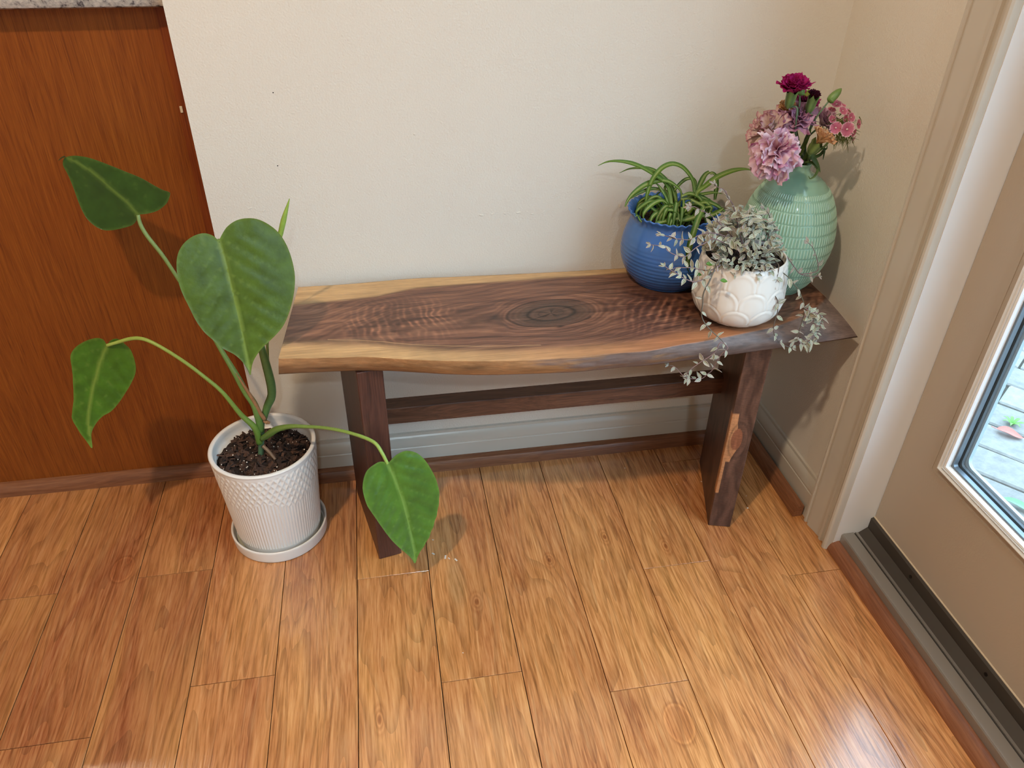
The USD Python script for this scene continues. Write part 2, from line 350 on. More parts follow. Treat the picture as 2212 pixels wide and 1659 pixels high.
# floor: planks 127 mm wide running towards the back wall
floor = thing('floor', 'orange brown laminate plank floor of the room', kind='structure')
part('subfloor', box(XL, XR + 0.02, YF, YK, -0.03, -0.012), 'threshold_dark', floor)
PW, X0 = 0.1273, 0.0258
seams = {-1: 0.951, 0: 0.722, 1: 1.35, 2: 0.664, 3: 0.893, 4: 1.170, 5: 0.836, -2: 1.62, -3: 0.778, -4: 1.017, -5: 0.716, -6: 1.003}   # a butt joint in each row
daylight_tones = {-1: .50, 0: .60, 1: .62, 2: .64, 3: .78, 4: .68, 5: .85, -2: .42, -3: .36, -4: .16, -5: .10, -6: .0}  # darker to the left: the falloff of the daylight is put into the planks
k0, k1 = int((XL - X0) / PW) - 1, 5
for k in range(k0, k1 + 1):
    xa, xb = X0 + k * PW, min(X0 + (k + 1) * PW, XR - 0.004)
    xa = max(xa, XL)
    s = seams.get(k, 0.3 + 1.2 * rng.random())
    ys = np.unique(np.r_[YF, np.arange(s - 5 * 1.21, YK, 1.21), YK])
    ys = ys[(ys >= YF) & (ys <= YK)]
    for i, (ya, yb) in enumerate(zip(ys[:-1], ys[1:])):
        if yb - ya < 0.03 or xb - xa < 0.02: continue
        g = 0.0006
        m = bevel_box(xb - xa - 2 * g, yb - ya - 2 * g, 0.012, 0.0003)
        m.apply_translation([(xa + xb) / 2, (ya + yb) / 2, -0.006])
        tz = float(np.clip(daylight_tones.get(k, .5) + rng.normal(0, .06), 0, 1))
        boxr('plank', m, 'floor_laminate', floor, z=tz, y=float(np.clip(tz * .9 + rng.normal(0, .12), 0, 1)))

# walls and ceiling
wb_ = thing('wall_back', 'cream painted back wall with small scuffs above the bench', kind='structure', loc=(0.25, YB, 0))
part('plaster', box(XE, XR + 0.12, YB, YB + 0.11, 0, CEIL), 'wall_paint', wb_, smooth=False)
for x, z, w, h in ((.1676, .546, .007, .002), (.1879, .5473, .006, .0016), (.2082, .547, .003, .002), (.2326, .5473, .008, .0018), (.2573, .5433, .005, .0016), (.278, .5468, .003, .0014), (.3426, .5487, .006, .002), (.416, .5497, .004, .007), (-.2125, .5801, .006, .0016), (-.1915, .5749, .005, .0016), (.0608, .6891, .003, .002)):
    m = bevel_box(w, .0012, h, .0004); m.apply_transform(trimesh.transformations.rotation_matrix(rng.normal(0, .3), [0, 1, 0])); m.apply_translation([x, YB - .0002, z])
    part('paint_flake', m, 'wall_paint', wb_, smooth=False)
for x, z in ((-.1471, .7596), (-.158, .648)):
    m = trimesh.creation.icosphere(1, .0009); m.apply_translation([x, YB, z]); part('pinhole', m, 'gasket_black', wb_, smooth=False)
DY0, DY1, DZ = -0.985, 0.885, 2.06     # opening of the double glass door in the right wall
wr = cat([box(XR, XR + 0.12, DY1, YB + 0.05, 0, CEIL), box(XR, XR + 0.12, YF, DY0, 0, CEIL), box(XR, XR + 0.12, DY0, DY1, DZ, CEIL)])
part('wall_right', wr, 'wall_paint', kind='structure')
part('wall_left', box(XL - 0.1, XL, YF - 0.1, YK + 0.1, 0, CEIL), 'wall_paint', kind='structure')
part('wall_front', box(XL, XR + 0.12, YF - 0.1, YF, 0, CEIL), 'wall_paint', kind='structure')
part('wall_kitchen', box(XL, XR + 0.12, YK, YK + 0.1, 0, CEIL), 'wall_paint', kind='structure')
part('wall_side', box(XR, XR + 0.12, YB + 0.05, YK, 0, CEIL), 'wall_paint', kind='structure')
part('ceiling', box(XL - 0.1, XR + 0.12, YF - 0.1, YK + 0.1, CEIL, CEIL + 0.1), 'ceiling_paint', kind='structure')

# baseboards with a beaded top, and the wooden shoe moulding in front
BASE = [(0, 0.0), (0.0125, 0.0), (0.0125, 0.056), (0.0112, 0.0575), (0.0112, 0.0605), (0.0125, 0.062), (0.0118, 0.072), (0.0085, 0.079), (0.005, 0.083), (0.004, 0.088), (0, 0.0895)]
SHOE = [(0, 0.0), (0.0165, 0.0), (0.0163, 0.009), (0.0145, 0.0165), (0.0105, 0.0225), (0.005, 0.0258), (0, 0.0265)]
part('baseboard_back', profile_x([(YB - a, z) for a, z in BASE], XE, XR), 'trim_paint', kind='structure', smooth=25)
part('baseboard_right', profile_y([(XR - a, z) for a, z in BASE], 0.958, YB - 0.0125), 'trim_paint', kind='structure', smooth=25)
def shoe(name, m, mt):
    v, f, n = meshkit.arrays(m, 25)
    return part(name, (v, f), mt, attrs={'rnd': rnd3(len(v), z=0.5)}, kind='structure')
shoe('trim_1', profile_x([(YB - 0.0125 - a, z) for a, z in SHOE], XE, XR - 0.0125), 'shoe_wood')
shoe('trim_2', profile_y([(XR - 0.0165 - a * 1.12, z) for a, z in SHOE], 0.975, YB - 0.029), 'strip_wood')
shoe('trim_3', profile_x([(YP - a, z) for a, z in SHOE], XL, XE + 0.0), 'shoe_wood')

# door casing (fluted), head and jamb
CAS = [(0.885, 0.0), (0.885, 0.0115), (0.8860, 0.0145), (0.8882, 0.0172), (0.8915, 0.0184), (0.8948, 0.0176), (0.8972, 0.0155), (0.8988, 0.0125), (0.9005, 0.0100), (0.9062, 0.0100), (0.9078, 0.0138), (0.9132, 0.0142), (0.9148, 0.0108), (0.930, 0.0128), (0.949, 0.0168), (0.9512, 0.0168), (0.9530, 0.0136), (0.9568, 0.0138), (0.9590, 0.0175), (0.9625, 0.0178), (0.963, 0.0)]
c = cat([profile_z([(XR - t, y) for y, t in CAS], 0, DZ + 0.078), profile_z([(XR - t, DY0 - (y - DY1)) for y, t in CAS], 0, DZ + 0.078), profile_y([(XR, DZ), (XR - 0.016, DZ), (XR - 0.016, DZ + 0.078), (XR, DZ + 0.078)], DY0, DY1)])
c.fix_normals()
part('trim_4', c, 'trim_paint', kind='structure', smooth=20, label='cream fluted door casing')
XD = 0.836                              # inner face of the door
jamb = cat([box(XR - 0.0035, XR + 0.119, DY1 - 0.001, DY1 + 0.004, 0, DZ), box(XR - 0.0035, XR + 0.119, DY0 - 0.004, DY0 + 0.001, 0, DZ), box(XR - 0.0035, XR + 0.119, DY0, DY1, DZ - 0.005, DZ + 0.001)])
part('trim_5', jamb, 'jamb_daylit_paint', kind='structure', label='door jamb with daylight of the glass door put into its whiter colour')

# threshold
th = thing('threshold', 'bronze metal threshold with a dark grooved channel under the glass door', kind='structure', loc=(0.80, 0.42, 0))
y0, y1 = DY0 + 0.001, DY1 - 0.0015
part('sill_nosing', profile_y([(0.781, 0.0), (0.781, 0.035), (0.7825, 0.0375), (0.785, 0.038), (0.8035, 0.0385), (0.8035, 0.0)], y0, y1), 'threshold_bronze', th, smooth=20)
part('gasket', profile_y([(0.8035, 0.0), (0.8035, 0.034), (0.8072, 0.036), (0.8072, 0.0)], y0, y1), 'gasket_black', th, smooth=False)
part('sill_rib', cat([profile_y([(0.8072, 0.0), (0.8072, 0.0385), (0.8082, 0.0385), (0.8082, 0.0)], y0, y1), profile_y([(0.8094, 0.0), (0.8094, 0.0372), (0.8130, 0.0372), (0.8130, 0.0)], y0, y1)]), 'threshold_bronze', th, smooth=False)
part('sill_channel', profile_y([(0.8130, 0.0), (0.8130, 0.036), (0.829, 0.048), (0.829, 0.0)], y0, y1), 'threshold_dark', th, smooth=False)
up_ = part('sill_upstand', profile_y([(0.8295, 0.0), (0.8295, 0.0705), (0.8335, 0.0725), (0.8375, 0.0725), (0.8375, 0.0)], y0, y1), 'threshold_dark', th, smooth=False)
part('caulk_bead', profile_y([(0.8340, 0.0722), (0.8340, 0.0735), (0.8375, 0.0752), (0.8375, 0.0722)], y0, y1), 'caulk', th, smooth=False)
for yy in (0.755, 0.564, 0.20):
    s = trimesh.creation.cylinder(0.0032, 0.0012, sections=14); s.apply_transform(trimesh.transformations.rotation_matrix(np.pi / 2, [0, 1, 0])); s.apply_translation([0.8290, yy, 0.058])
    part('screw', s, 'screw_dark', up_)
strip = profile_y([(0.7612, 0.0), (0.7618, 0.006), (0.765, 0.013), (0.770, 0.0175), (0.7755, 0.0195), (0.7808, 0.02), (0.7808, 0.0)], DY0, DY1)
shoe('trim_6', strip, 'strip_wood')

# glazed double door: the leaf in view and its twin further towards the camera
def lite_door(name, label, D0, D1):
    door = thing(name, label, kind='structure', loc=(XD, (D0 + D1) / 2, 0.07))
    GY0, GY1, GZ0, GZ1 = D0 + 0.0915, D1 - 0.0915, 0.2705, 1.93       # outer edge of the moulded lite frame
    def plate(shape, xa, xb):
        m = trimesh.creation.extrude_polygon(shape, xb - xa, engine='earcut'); v = m.vertices.copy()
        m.vertices = np.c_[xa + v[:, 2], v[:, 0], v[:, 1]]; m.fix_normals()
        return m
    rect = lambda a, r=0.0: (lambda q: q.buffer(-r).buffer(r, quad_segs=8) if r else q)(shapely.box(GY0 + a, GZ0 + a, GY1 - a, GZ1 - a))
    ring = lambda a, b, xa, xb, r=0.0: plate(rect(a).difference(rect(b, r)), xa, xb)
    part('door_slab', plate(shapely.box(D0, 0.0735, D1, DZ - .006).difference(rect(.0122)), XD, XD + .024), 'door_paint', door, smooth=False)
    part('panel_bead', ring(-0.0188, -0.0165, XD - 0.0009, XD + 0.001), 'door_paint', door, smooth=False)
    # moulded frame: lipped, hollowed, stepped (depth towards the room against distance from its outer edge)
    prof = [(0.0, 0.0), (0.0, 0.0085), (0.0012, 0.0100), (0.0035, 0.0100), (0.0052, 0.0062), (0.0085, 0.0050), (0.0112, 0.0072), (0.0128, 0.0092), (0.0145, 0.0092), (0.0150, 0.0060), (0.0162, 0.0060), (0.0170, 0.0082), (0.0225, 0.0074), (0.0245, 0.0050), (0.0245, -0.006), (0.0, -0.004)]
    cs_ = [(GY0, GZ0, 1, 1), (GY1, GZ0, -1, 1), (GY1, GZ1, -1, -1), (GY0, GZ1, 1, -1)]
    V = np.array([[(XD - d, cy + sy * o * .56, cz + sz * o * .56) for o, d in prof] for cy, cz, sy, sz in cs_])
    n = len(prof); f = []
    for a in range(4):
        b = (a + 1) % 4
        f += [[a * n + k, b * n + k, b * n + (k + 1) % n, a * n + (k + 1) % n] for k in range(n)]
    f = np.array(f); tm = trimesh.Trimesh(V.reshape(-1, 3), np.vstack([f[:, [0, 1, 2]], f[:, [0, 2, 3]]]), process=False); tm.fix_normals()
    lf_ = part('lite_frame', tm, 'white_vinyl', door, smooth=False)
    part('glazing_bead', ring(0.0138, 0.0172, XD + 0.0005, XD + 0.0080, 0.005), 'spacer_metal', door, smooth=20)
    part('glazing_spacer', ring(0.0124, 0.0196, XD + 0.0108, XD + 0.0150, 0.008), 'spacer_dark', door, smooth=20)
    part('outer_frame', ring(0.0124, 0.0235, XD + 0.0170, XD + 0.0225, 0.013), 'outer_vinyl', door, smooth=20)
    part('pane', box(XD + 0.0083, XD + 0.0105, GY0 + .0125, GY1 - .0125, GZ0 + .0125, GZ1 - .0125), 'pane_glass', door, smooth=False)
    for yy, zz in ((GY1 - .0935, GZ0 + .0046), (GY1 - .0030, GZ0 + .077), (GY1 - .0030, GZ0 + .372)):
        s = trimesh.creation.cylinder(0.0016, 0.001, sections=10); s.apply_transform(trimesh.transformations.rotation_matrix(np.pi / 2, [0, 1, 0])); s.apply_translation([XD - 0.0062, yy, zz])
        part('screw_cap', s, 'caulk', lf_)
lite_door('door_1', 'cream painted exterior door with a large glass pane, white lite frame', -0.042, DY1 - .002)
lite_door('door_2', 'twin leaf of the glass door towards the camera', DY0 + .002, -0.048)

# patio outside: bricks laid diagonally
patio = thing('patio', 'pale grey paver patio seen through the glass door', loc=(1.5, 1.0, -0.1), kind='structure')
part('sand_bed', box(XR + 0.13, 60, -60, 60, -0.16, -0.107), 'patio_sand', patio)
ang = math.atan2(-0.78, 0.62)
du, dn = np.array([math.cos(ang), math.sin(ang)]), np.array([-math.sin(ang), math.cos(ang)])
near, far = [], []
for i in range(-60, 60):
    for j in range(-20, 20):
        p = np.array([1.37, 1.2162]) + dn * (0.1105 * (i + 0.5)) + du * (0.4405 * (j + 0.5 * (i % 2) + .45))
        if not (XR + 0.14 + .1 < p[0] < 5.5 and -3.5 < p[1] < 5.5): continue
        (near if (1.05 < p[0] < 2.6 and 0.2 < p[1] < 2.7) else far).append(p)
def paver(p):
    m = bevel_box(0.4345, 0.1045, 0.05, 0.004)
    m.apply_transform(trimesh.transformations.rotation_matrix(ang + rng.normal(0, .008), [0, 0, 1]))
    m.apply_translation([p[0], p[1], -0.122 + rng.normal(0, .0015)])
    return m
for p in near:
    boxr('paver', paver(p), 'paver_stone', patio)
fm = [paver(p) for p in far]
vs = cat(fm)
part('paver_field', vs, 'paver_stone', patio, smooth=False, kind='stuff', attrs={'rnd': np.repeat(rng.random((len(fm), 3)), len(fm[0].vertices), 0)})

# peninsula: wooden panel and granite counter
cab = thing('kitchen_peninsula', 'reddish brown wood panelled peninsula under a speckled granite counter', 'cabinet', loc=(-1.0, YP + 0.3, 0))
boxr('back_panel', box(XL + .003, XE - 0.004, YP, YP + 0.02, 0, 0.8745), 'cabinet_veneer', cab, z=.5)
boxr('edge_strip', box(XE - 0.0215, XE - 0.004, YP - 0.0025, YP, 0.027, 0.8745), 'cabinet_veneer', cab, z=0.15)
part('carcass', box(XL + .003, XE - 0.004, YP + 0.02, YP + 0.62, 0, 0.8745), 'threshold_dark', cab, smooth=False)
prof = [(YP + 0.66, 0.875), (YP - 0.022, 0.875), (YP - 0.0285, 0.8775), (YP - 0.032, 0.884), (YP - 0.033, 0.891), (YP - 0.032, 0.898), (YP - 0.0285, 0.9045), (YP - 0.022, 0.907), (YP + 0.66, 0.907)]
part('countertop', profile_x(prof, XL + .003, XE - 0.001), 'granite', cab, smooth=25, label='speckled grey granite counter')

# recessed ceiling lamps, the second ring for the added cool fill (their light is set at the top)
plain('lamp_trim', (0.85, 0.85, 0.85), 0.4)
for i, (x, y) in enumerate([(-0.60, 0.0), (0.1, -1.7), (-1.6, 2.3)]):
    r = trimesh.creation.annulus(0.055, 0.08, 0.008, sections=40); r.apply_translation([x, y, CEIL - 0.004])
    part('ceiling_lamp_trim', r, 'lamp_trim', smooth=30, label='round white recessed ceiling lamp trim over the room', cat='lamp', group='recessed ceiling lamps')
# ---------------------------------------------------------------- live edge walnut bench
ZT, ZB = 0.445, 0.408
bench = thing('bench', 'live edge walnut slab bench with two board legs and a rail', 'bench', loc=(0.29, 1.08, 0))
tf = np.array([(-.1700, .994), (-.089, .984), (-.045, .979), (.02, .962), (.075, .950), (.13, .941), (.185, .934), (.241, .931), (.27, .930), (.329, .932), (.377, .931), (.43, .940), (.483, .947), (.537, .958), (.589, .969), (.645, .990), (.69, 1.016), (.731, 1.050)])   # front edge of the top
bf = np.array([(-.1765, 1.008), (-.094, 1.003), (-.023, .994), (.034, .980), (.076, .969), (.133, .958), (.218, .949), (.278, .945), (.338, .947), (.388, .946), (.458, .951), (.512, .954), (.586, .960), (.662, .966), (.7575, .9745)])              # front edge below
bk = np.array([(-.154, 1.220), (-.071, 1.2185), (-.02, 1.221), (.049, 1.223), (.13, 1.218), (.295, 1.211), (.419, 1.208), (.55, 1.204), (.731, 1.200)])           # back edge
NX, NY, NE = 860, 230, 22
s = np.linspace(0, 1, NX)
def along(c, n=NX):
    q = smooth_curve(np.c_[c, np.zeros(len(c))], n * 3)[:, :2]
    t = (q[:, 0] - q[0, 0]) / (q[-1, 0] - q[0, 0])
    return np.c_[np.interp(s, t, q[:, 0]), np.interp(s, t, q[:, 1])]
TF, BF, BK = along(tf), along(bf), along(bk)
tt = np.linspace(0, 1, NY)
top = TF[:, None] * (1 - tt)[None, :, None] + BK[:, None] * tt[None, :, None]
top = np.concatenate([top, np.full((NX, NY, 1), ZT)], 2)
e = np.linspace(0, 1, NE)[1:]                                   # the rounded live edge, from the top edge down to the lower edge
bul = 0.004 + 0.010 * np.clip((s - .55) / .45, 0, 1)
face = TF[:, None] * (1 - e)[None, :, None] + BF[:, None] * e[None, :, None]
nrm = np.array([0.05, -1.0])
face = face + nrm * (np.sin(np.pi * e)[None, :, None] * bul[:, None, None])
wob = meshkit.fbm(np.stack([s[:, None] * 40 + 0 * e, e[None, :] * 3 + 0 * s[:, None], np.zeros((NX, NE - 1))], -1), 3, 5) - .5
face[..., 1] += 0.003 * wob * np.sin(np.pi * e)
fz = ZT - (ZT - ZB) * e[None, :] ** 1.0 + 0 * s[:, None]
face = np.concatenate([face, fz[..., None]], 2)
bot = np.concatenate([BF[:, None] * (1 - tt[::12])[None, :, None] + (BK - [0, .006])[:, None] * tt[::12][None, :, None], np.full((NX, len(tt[::12]), 1), ZB)], 2)
ring = np.concatenate([top[:, ::-1], face, bot[:, 1:], ], 1)     # back top -> front -> below -> back
nr = ring.shape[1]
V = ring.reshape(-1, 3)
F = grid_faces(NX, nr)
close = np.stack([np.arange(NX - 1) * nr + nr - 1, (np.arange(NX - 1) + 1) * nr + nr - 1, (np.arange(NX - 1) + 1) * nr, np.arange(NX - 1) * nr], -1)
F = np.vstack([F, close])
F = np.vstack([F[:, [0, 1, 2]], F[:, [0, 2, 3]]])
# colour of the wood itself, as a figure around the dark eye of a branch
def slab_color(P):
    x, y, z = P[:, 0], P[:, 1], P[:, 2]
    yf = np.interp(x, TF[:, 0], TF[:, 1]); yb = np.interp(x, BK[:, 0], BK[:, 1])
    nz = lambda a, b, o, sd: meshkit.fbm(np.c_[x * a, y * b, z * b], o, sd) - .5
    n1, n2, n3, n4 = nz(9, 26, 4, 3), nz(70, 170, 4, 9), nz(22, 22, 3, 14), nz(14, 150, 4, 17)
    dx0, dy0 = x - .256, y - 1.066
    dx, dy = dx0 + .10 * dy0, dy0 - .10 * dx0                     # the eye lies a little askew
    far = np.clip((np.abs(dx) - .085) / .15, 0, 1)
    asp = np.where(dx < 0, 1.75 + 2.1 * far, 1.75 + 1.3 * far)
    R = np.sqrt((dx / asp) ** 2 + dy ** 2 + 1e-9) * (1 + .22 * n1) + .006 * n3 + .0010 * n2
    band = np.sin(R * 1150 + 5 * n1) * .5 + np.sin(R * 430 + 7 * n1) * .5
    heart = np.array(S(112, 74, 56)); darkh = np.array(S(72, 44, 33)); lighth = np.array(S(142, 98, 74))
    t = .5 + .30 * band + 1.25 * n4 + .6 * n1
    c = darkh + (heart - darkh) * np.clip(t * 1.7, 0, 1)[:, None] + (lighth - heart) * np.clip((t - .58) * 2.2, 0, 1)[:, None]
    # the dark eye: core, two dark rings, radial cracks and one long check to the right
    core = np.clip((.046 - R) / .014, 0, 1)[:, None]
    c = c * (1 - .8 * core) + np.array(S(74, 54, 42)) * (1 + 1.1 * n4[:, None] + .5 * n2[:, None]) * .8 * core
    ring = .7 * np.exp(-((R - .0425) / .0016) ** 2) * (dx < .06) + .95 * np.exp(-((R - .0225) / .0022) ** 2) * (dx < .045) + .45 * np.exp(-((R - .012) / .0010) ** 2)
    c *= (1 - .8 * np.clip(ring, 0, 1))[:, None]
    th_ = np.arctan2(dy * 1.6, dx)
    star = np.exp(-(R / .013) ** 2) * np.clip(np.cos(5 * th_ + 6 * n3) * 1.5 - .2, 0, 1)
    check = np.exp(-((dy - .012 * np.sin(dx * 30) + .002 * n2 - .05 * dx) / .0009) ** 2) * ((dx > -.05) & (dx < .15))
    spot = np.exp(-((x - .262) / .006) ** 2 - ((y - 1.022 - .2 * (x - .262)) / .003) ** 2)
    c *= (1 - .85 * np.clip(star + .8 * check + spot, 0, 1))[:, None]
    # smoky dark wood to the left of the eye
    smoke = np.exp(-((x - .135) / .045) ** 2 - ((y - 1.068 + .12 * n1) / .026) ** 2) * np.clip(.55 + 4 * n3, 0, 1) + .8 * np.exp(-((x - .17) / .012) ** 2 - ((y - 1.06) / .016) ** 2) * np.clip(.7 + 2 * n3, 0, 1)
    c *= (1 - .7 * np.clip(smoke, 0, 1))[:, None]
    # curl: broken ripples across the grain on both sides of the eye
    for cx, cy, wx, wy, lam, tilt in ((.015, 1.078, .078, .050, .0118, .22), (.425, 1.050, .062, .052, .0150, -.55)):
        m = np.exp(-((x - cx) / wx) ** 4 - ((y - cy) / wy) ** 2)
        ph = (x + tilt * (y - cy) + .030 * n3 + .012 * n1) * 2 * np.pi / lam
        rip = (.5 + .5 * np.sin(ph + 4 * n1)) ** 2.2 * np.clip(.55 + 2.6 * nz(30, 60, 3, 27), 0, 1)
        c *= (1 + m * (1.5 * rip - .38))[:, None]
        c += np.array([.050, .018, .008]) * (m * rip)[:, None]
    # pale sapwood along both long edges
    wf = np.interp(x, [-.18, -.16, -.043, .078, .19, .336, .446, .52, .62, .75], [.043, .042, .034, .028, .027, .026, .032, .026, .004, -.02]) + .008 * n1 + .0025 * n2
    wb = np.interp(x, [-.16, -.15, -.094, -.021, .046, .126, .29, .42, .75], [.063, .063, .058, .054, .036, .028, .022, .018, .010]) + .005 * n1
    qf, qb = y - yf - wf, yb - y - wb
    streak = np.clip(np.exp(-((qf - .009) / .010) ** 2) * np.clip(.5 + 3.2 * n4, 0, 1) * np.clip((.20 - x) / .2, 0, 1), 0, 1)
    c = c * (1 - .55 * streak)[:, None] + np.array(S(84, 74, 60)) * .35 * streak[:, None]
    line = np.exp(-((qf - .0135 + .05 * n1 * .3) / .0011) ** 2) * ((x > -.10) & (x < .22))
    c = c * (1 - .5 * line)[:, None] + np.array(S(196, 156, 110)) * .5 * line[:, None]
    sap = np.maximum(1 / (1 + np.exp(qf / .0042)), 1 / (1 + np.exp(qb / .0016)))
    sapA, sapB = np.array(S(186, 148, 102)), np.array(S(164, 108, 72))
    u = np.clip((x - .05) / .35, 0, 1)[:, None] * (y < (yf + yb) / 2)[:, None]
    sc = (sapA * (1 - u) + sapB * u) * (1 + .35 * n1 + .55 * n4 + .3 * n2)[:, None]
    c *= (1 - .45 * np.exp(-((qb + .001) / .0018) ** 2))[:, None]
    c = c * (1 - sap)[:, None] + sc * sap[:, None]
    # live edge: sapwood on the left, greyish brown on the right
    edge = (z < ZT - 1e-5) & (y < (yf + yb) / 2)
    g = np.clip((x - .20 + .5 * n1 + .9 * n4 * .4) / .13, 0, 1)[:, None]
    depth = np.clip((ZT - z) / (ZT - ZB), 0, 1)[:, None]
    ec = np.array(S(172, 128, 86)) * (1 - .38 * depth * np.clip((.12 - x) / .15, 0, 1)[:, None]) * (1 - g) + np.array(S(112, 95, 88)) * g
    knot = np.exp(-((x - .115 - .02 * n3) / .030) ** 2 - ((z - .428 + .02 * n1) / .0075) ** 2) * np.clip(.75 + 1.5 * n4, 0, 1)
    ec = ec * (1 - .62 * knot)[:, None] * (1 + .7 * n1 + .9 * n4 + .4 * n2)[:, None]
    chip = np.exp(-((x - .605) / .006) ** 2 - ((z - .425) / .0016) ** 2)
    ec *= (1 - .8 * chip)[:, None]
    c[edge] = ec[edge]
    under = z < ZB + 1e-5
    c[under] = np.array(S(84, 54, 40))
    return np.clip(c, .004, .9)
COL = slab_color(V)
# end grain caps
caps = []
nv = len(V)
poly_idx = []
for i in (0, NX - 1):
    idx = np.r_[np.arange(0, NY, 6), NY - 1 + np.arange(NE), np.arange(NY + NE - 1, nr)] + i * nr
    pts = V[np.unique(idx)]
    idx = np.unique(idx)
    p2 = pts[:, [1, 2]]
    ef = trimesh.creation.triangulate_polygon(Polygon(p2), engine='earcut')[1]
    f = idx[ef] - i * nr
    vv = V[i * nr:(i + 1) * nr]
    if i: f = f[:, ::-1]
    caps.append((vv[np.unique(f)], np.searchsorted(np.unique(f), f)))
slab_path = part('seat_slab', (V, F), 'slab_walnut', bench, smooth=True, attrs={'tone': COL})
for vv, f in caps:
    cc = np.tile(np.array(S(70, 44, 32)), (len(vv), 1)) * (1 + .5 * (meshkit.fbm(vv * [400, 200, 200], 3, 4) - .5))[:, None]
    tm = trimesh.Trimesh(vv, f, process=False)
    part('slab_end', tm, 'slab_walnut', slab_path, smooth=True, attrs={'tone': cc})

def board(o, d, w, t, z0, z1, sgn):
    """A vertical leg board: from its front corner o along d (depth w), thickness t to the given side."""
    d = unit(d); n = np.array([d[1], -d[0]]) * sgn
    pts = [o, o + d * w, o + d * w + n * t, o + n * t]
    c = np.mean(pts, 0)
    m = bevel_box(t, w, z1 - z0, 0.0012)
    a = math.atan2(d[1], d[0]) - math.pi / 2
    m.apply_transform(trimesh.transformations.rotation_matrix(a, [0, 0, 1])); m.apply_translation([c[0], c[1], (z0 + z1) / 2])
    return m
lm = board(np.array([-.061, .992]), np.array([-.039, .189]), .192, .0410, 0, ZB, 1)
boxr('leg', lm.subdivide_to_size(0.03) if hasattr(lm, 'subdivide_to_size') else lm, 'walnut_dark', bench, z=.55, seed=3)
rm = board(np.array([.565, .979]), np.array([.053, .181]), .189, .0415, 0, ZB, 1)
rv = rm.subdivide_to_size(0.006)
def leg_color(P):
    """Heartwood with one pale patch of sapwood and a knot on the narrow front face."""
    d = unit(np.array([.053, .181])); q = P[:, :2] - [.565, .979]
    a = q @ np.array([d[1], -d[0]]) ; b = q @ d ; z = P[:, 2]
    n1 = meshkit.fbm(np.c_[a * 40, b * 40, z * 14], 4, 21) - .5
    n2 = meshkit.fbm(np.c_[a * 300, b * 300, z * 30], 3, 22) - .5
    t = .5 + .5 * np.sin(a * 260 + 10 * n1 + z * 9)
    c = np.array(S(70, 46, 36)) * (1 - t)[:, None] + np.array(S(98, 68, 54)) * t[:, None]
    front = b < .012
    k1 = np.exp(-((a - .028) / .008) ** 2 - ((z - .352) / .018) ** 2)
    c *= (1 - .5 * k1 * front)[:, None]
    zc = (z - .235) / .075
    sap = front & (a < np.where(z < .16, .006, .012 + .012 * np.exp(-((z - .205) / .028) ** 2) ) ) & (z < .27) & (z > .085)
    c[sap] = np.array(S(176, 122, 82)) * (1 + .5 * n1[sap])[:, None]
    k2 = front & (((a - .017) / .0095) ** 2 + ((z - .213) / .024) ** 2 < 1)
    c[k2] = np.array(S(138, 84, 58)) * (1 + .5 * n1[k2])[:, None]
    r2 = front & (np.abs(((a - .020) / .016) ** 2 + ((z - .210) / .040) ** 2 - 1) < .16)
    c[r2] *= .7
    c *= (1 + .6 * n2)[:, None]
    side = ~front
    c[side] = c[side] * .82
    return np.clip(c, .004, .9)
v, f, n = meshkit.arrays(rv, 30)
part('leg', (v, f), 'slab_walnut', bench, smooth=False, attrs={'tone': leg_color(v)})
st = bevel_box(.68, .033, .034, .0012); st.apply_translation([.2775, 1.1115, .2435])
def rail_end(y, left):
    return (-.0208 - .2063 * (y - .999)) if left else (.565 + .2928 * (y - .979))
vv = st.vertices.copy()
for i in range(len(vv)):
    L = vv[i, 0] < .2775
    vv[i, 0] = rail_end(vv[i, 1], L) + (-.001 if L else .001)
st.vertices = vv
boxr('rail', st.subdivide_to_size(.02), 'walnut_rail', bench, z=.5, seed=5)
# ---------------------------------------------------------------- the pots, the saucer and the vase
def ringed(name, mesh, mt, parent, **kw):
    return part(name, mesh, mt, parent, smooth=True, **kw)

# saucer on the floor
SC = np.array([-0.242, 1.098, 0.0])
saucer = thing('plant_saucer', 'round white ceramic saucer under the ribbed pot on the floor', 'saucer', loc=SC)
prof = [(0.001, 0.0), (0.080, 0.0), (0.0835, 0.0008), (0.0852, 0.003), (0.0868, 0.0235), (0.0866, 0.0255), (0.0852, 0.0268), (0.0838, 0.0262), (0.0826, 0.0235), (0.0805, 0.0082), (0.078, 0.0065), (0.001, 0.006)]
ringed('dish', lathe(smooth_curve(prof, 70), SC, 120), 'saucer_white', saucer)
ringed('water_film', lathe([(0.0790, 0.0070), (0.0790, 0.0078), (0.001, 0.0078)], SC, 80), 'saucer_film', saucer)

# ribbed white planter with a lattice band
PC = SC + [0, 0, 0.0078]
plant1 = thing('potted_philodendron', 'heart-leaved green houseplant in a ribbed white pot on the floor', 'potted plant', loc=PC)
HP, RB, RT = 0.202, 0.0745, 0.0918
NRIB = 96
def pr(z): return np.interp(z, [0, .016, .0165, HP], [RB - .001, RB + .001, RB + .0015, RT - .0015])
zs = np.r_[np.linspace(0.0, 0.016, 8), np.linspace(0.0175, HP - 0.0125, 130), np.linspace(HP - 0.0115, HP - 0.004, 5)]
body = [(0.001, 0.0), (RB - .006, 0.0)] + [(pr(z) if z > .002 else RB - .003, z) for z in zs]
nb = len(body)
lip = [(RT - .0006, HP - .0025), (RT - .0018, HP - .0006), (RT - .0045, HP), (RT - .0075, HP - .0006), (RT - .0088, HP - .003), (RT - .0095, HP - .010), (RT - .0105, HP - .035), (0.001, HP - .036)]
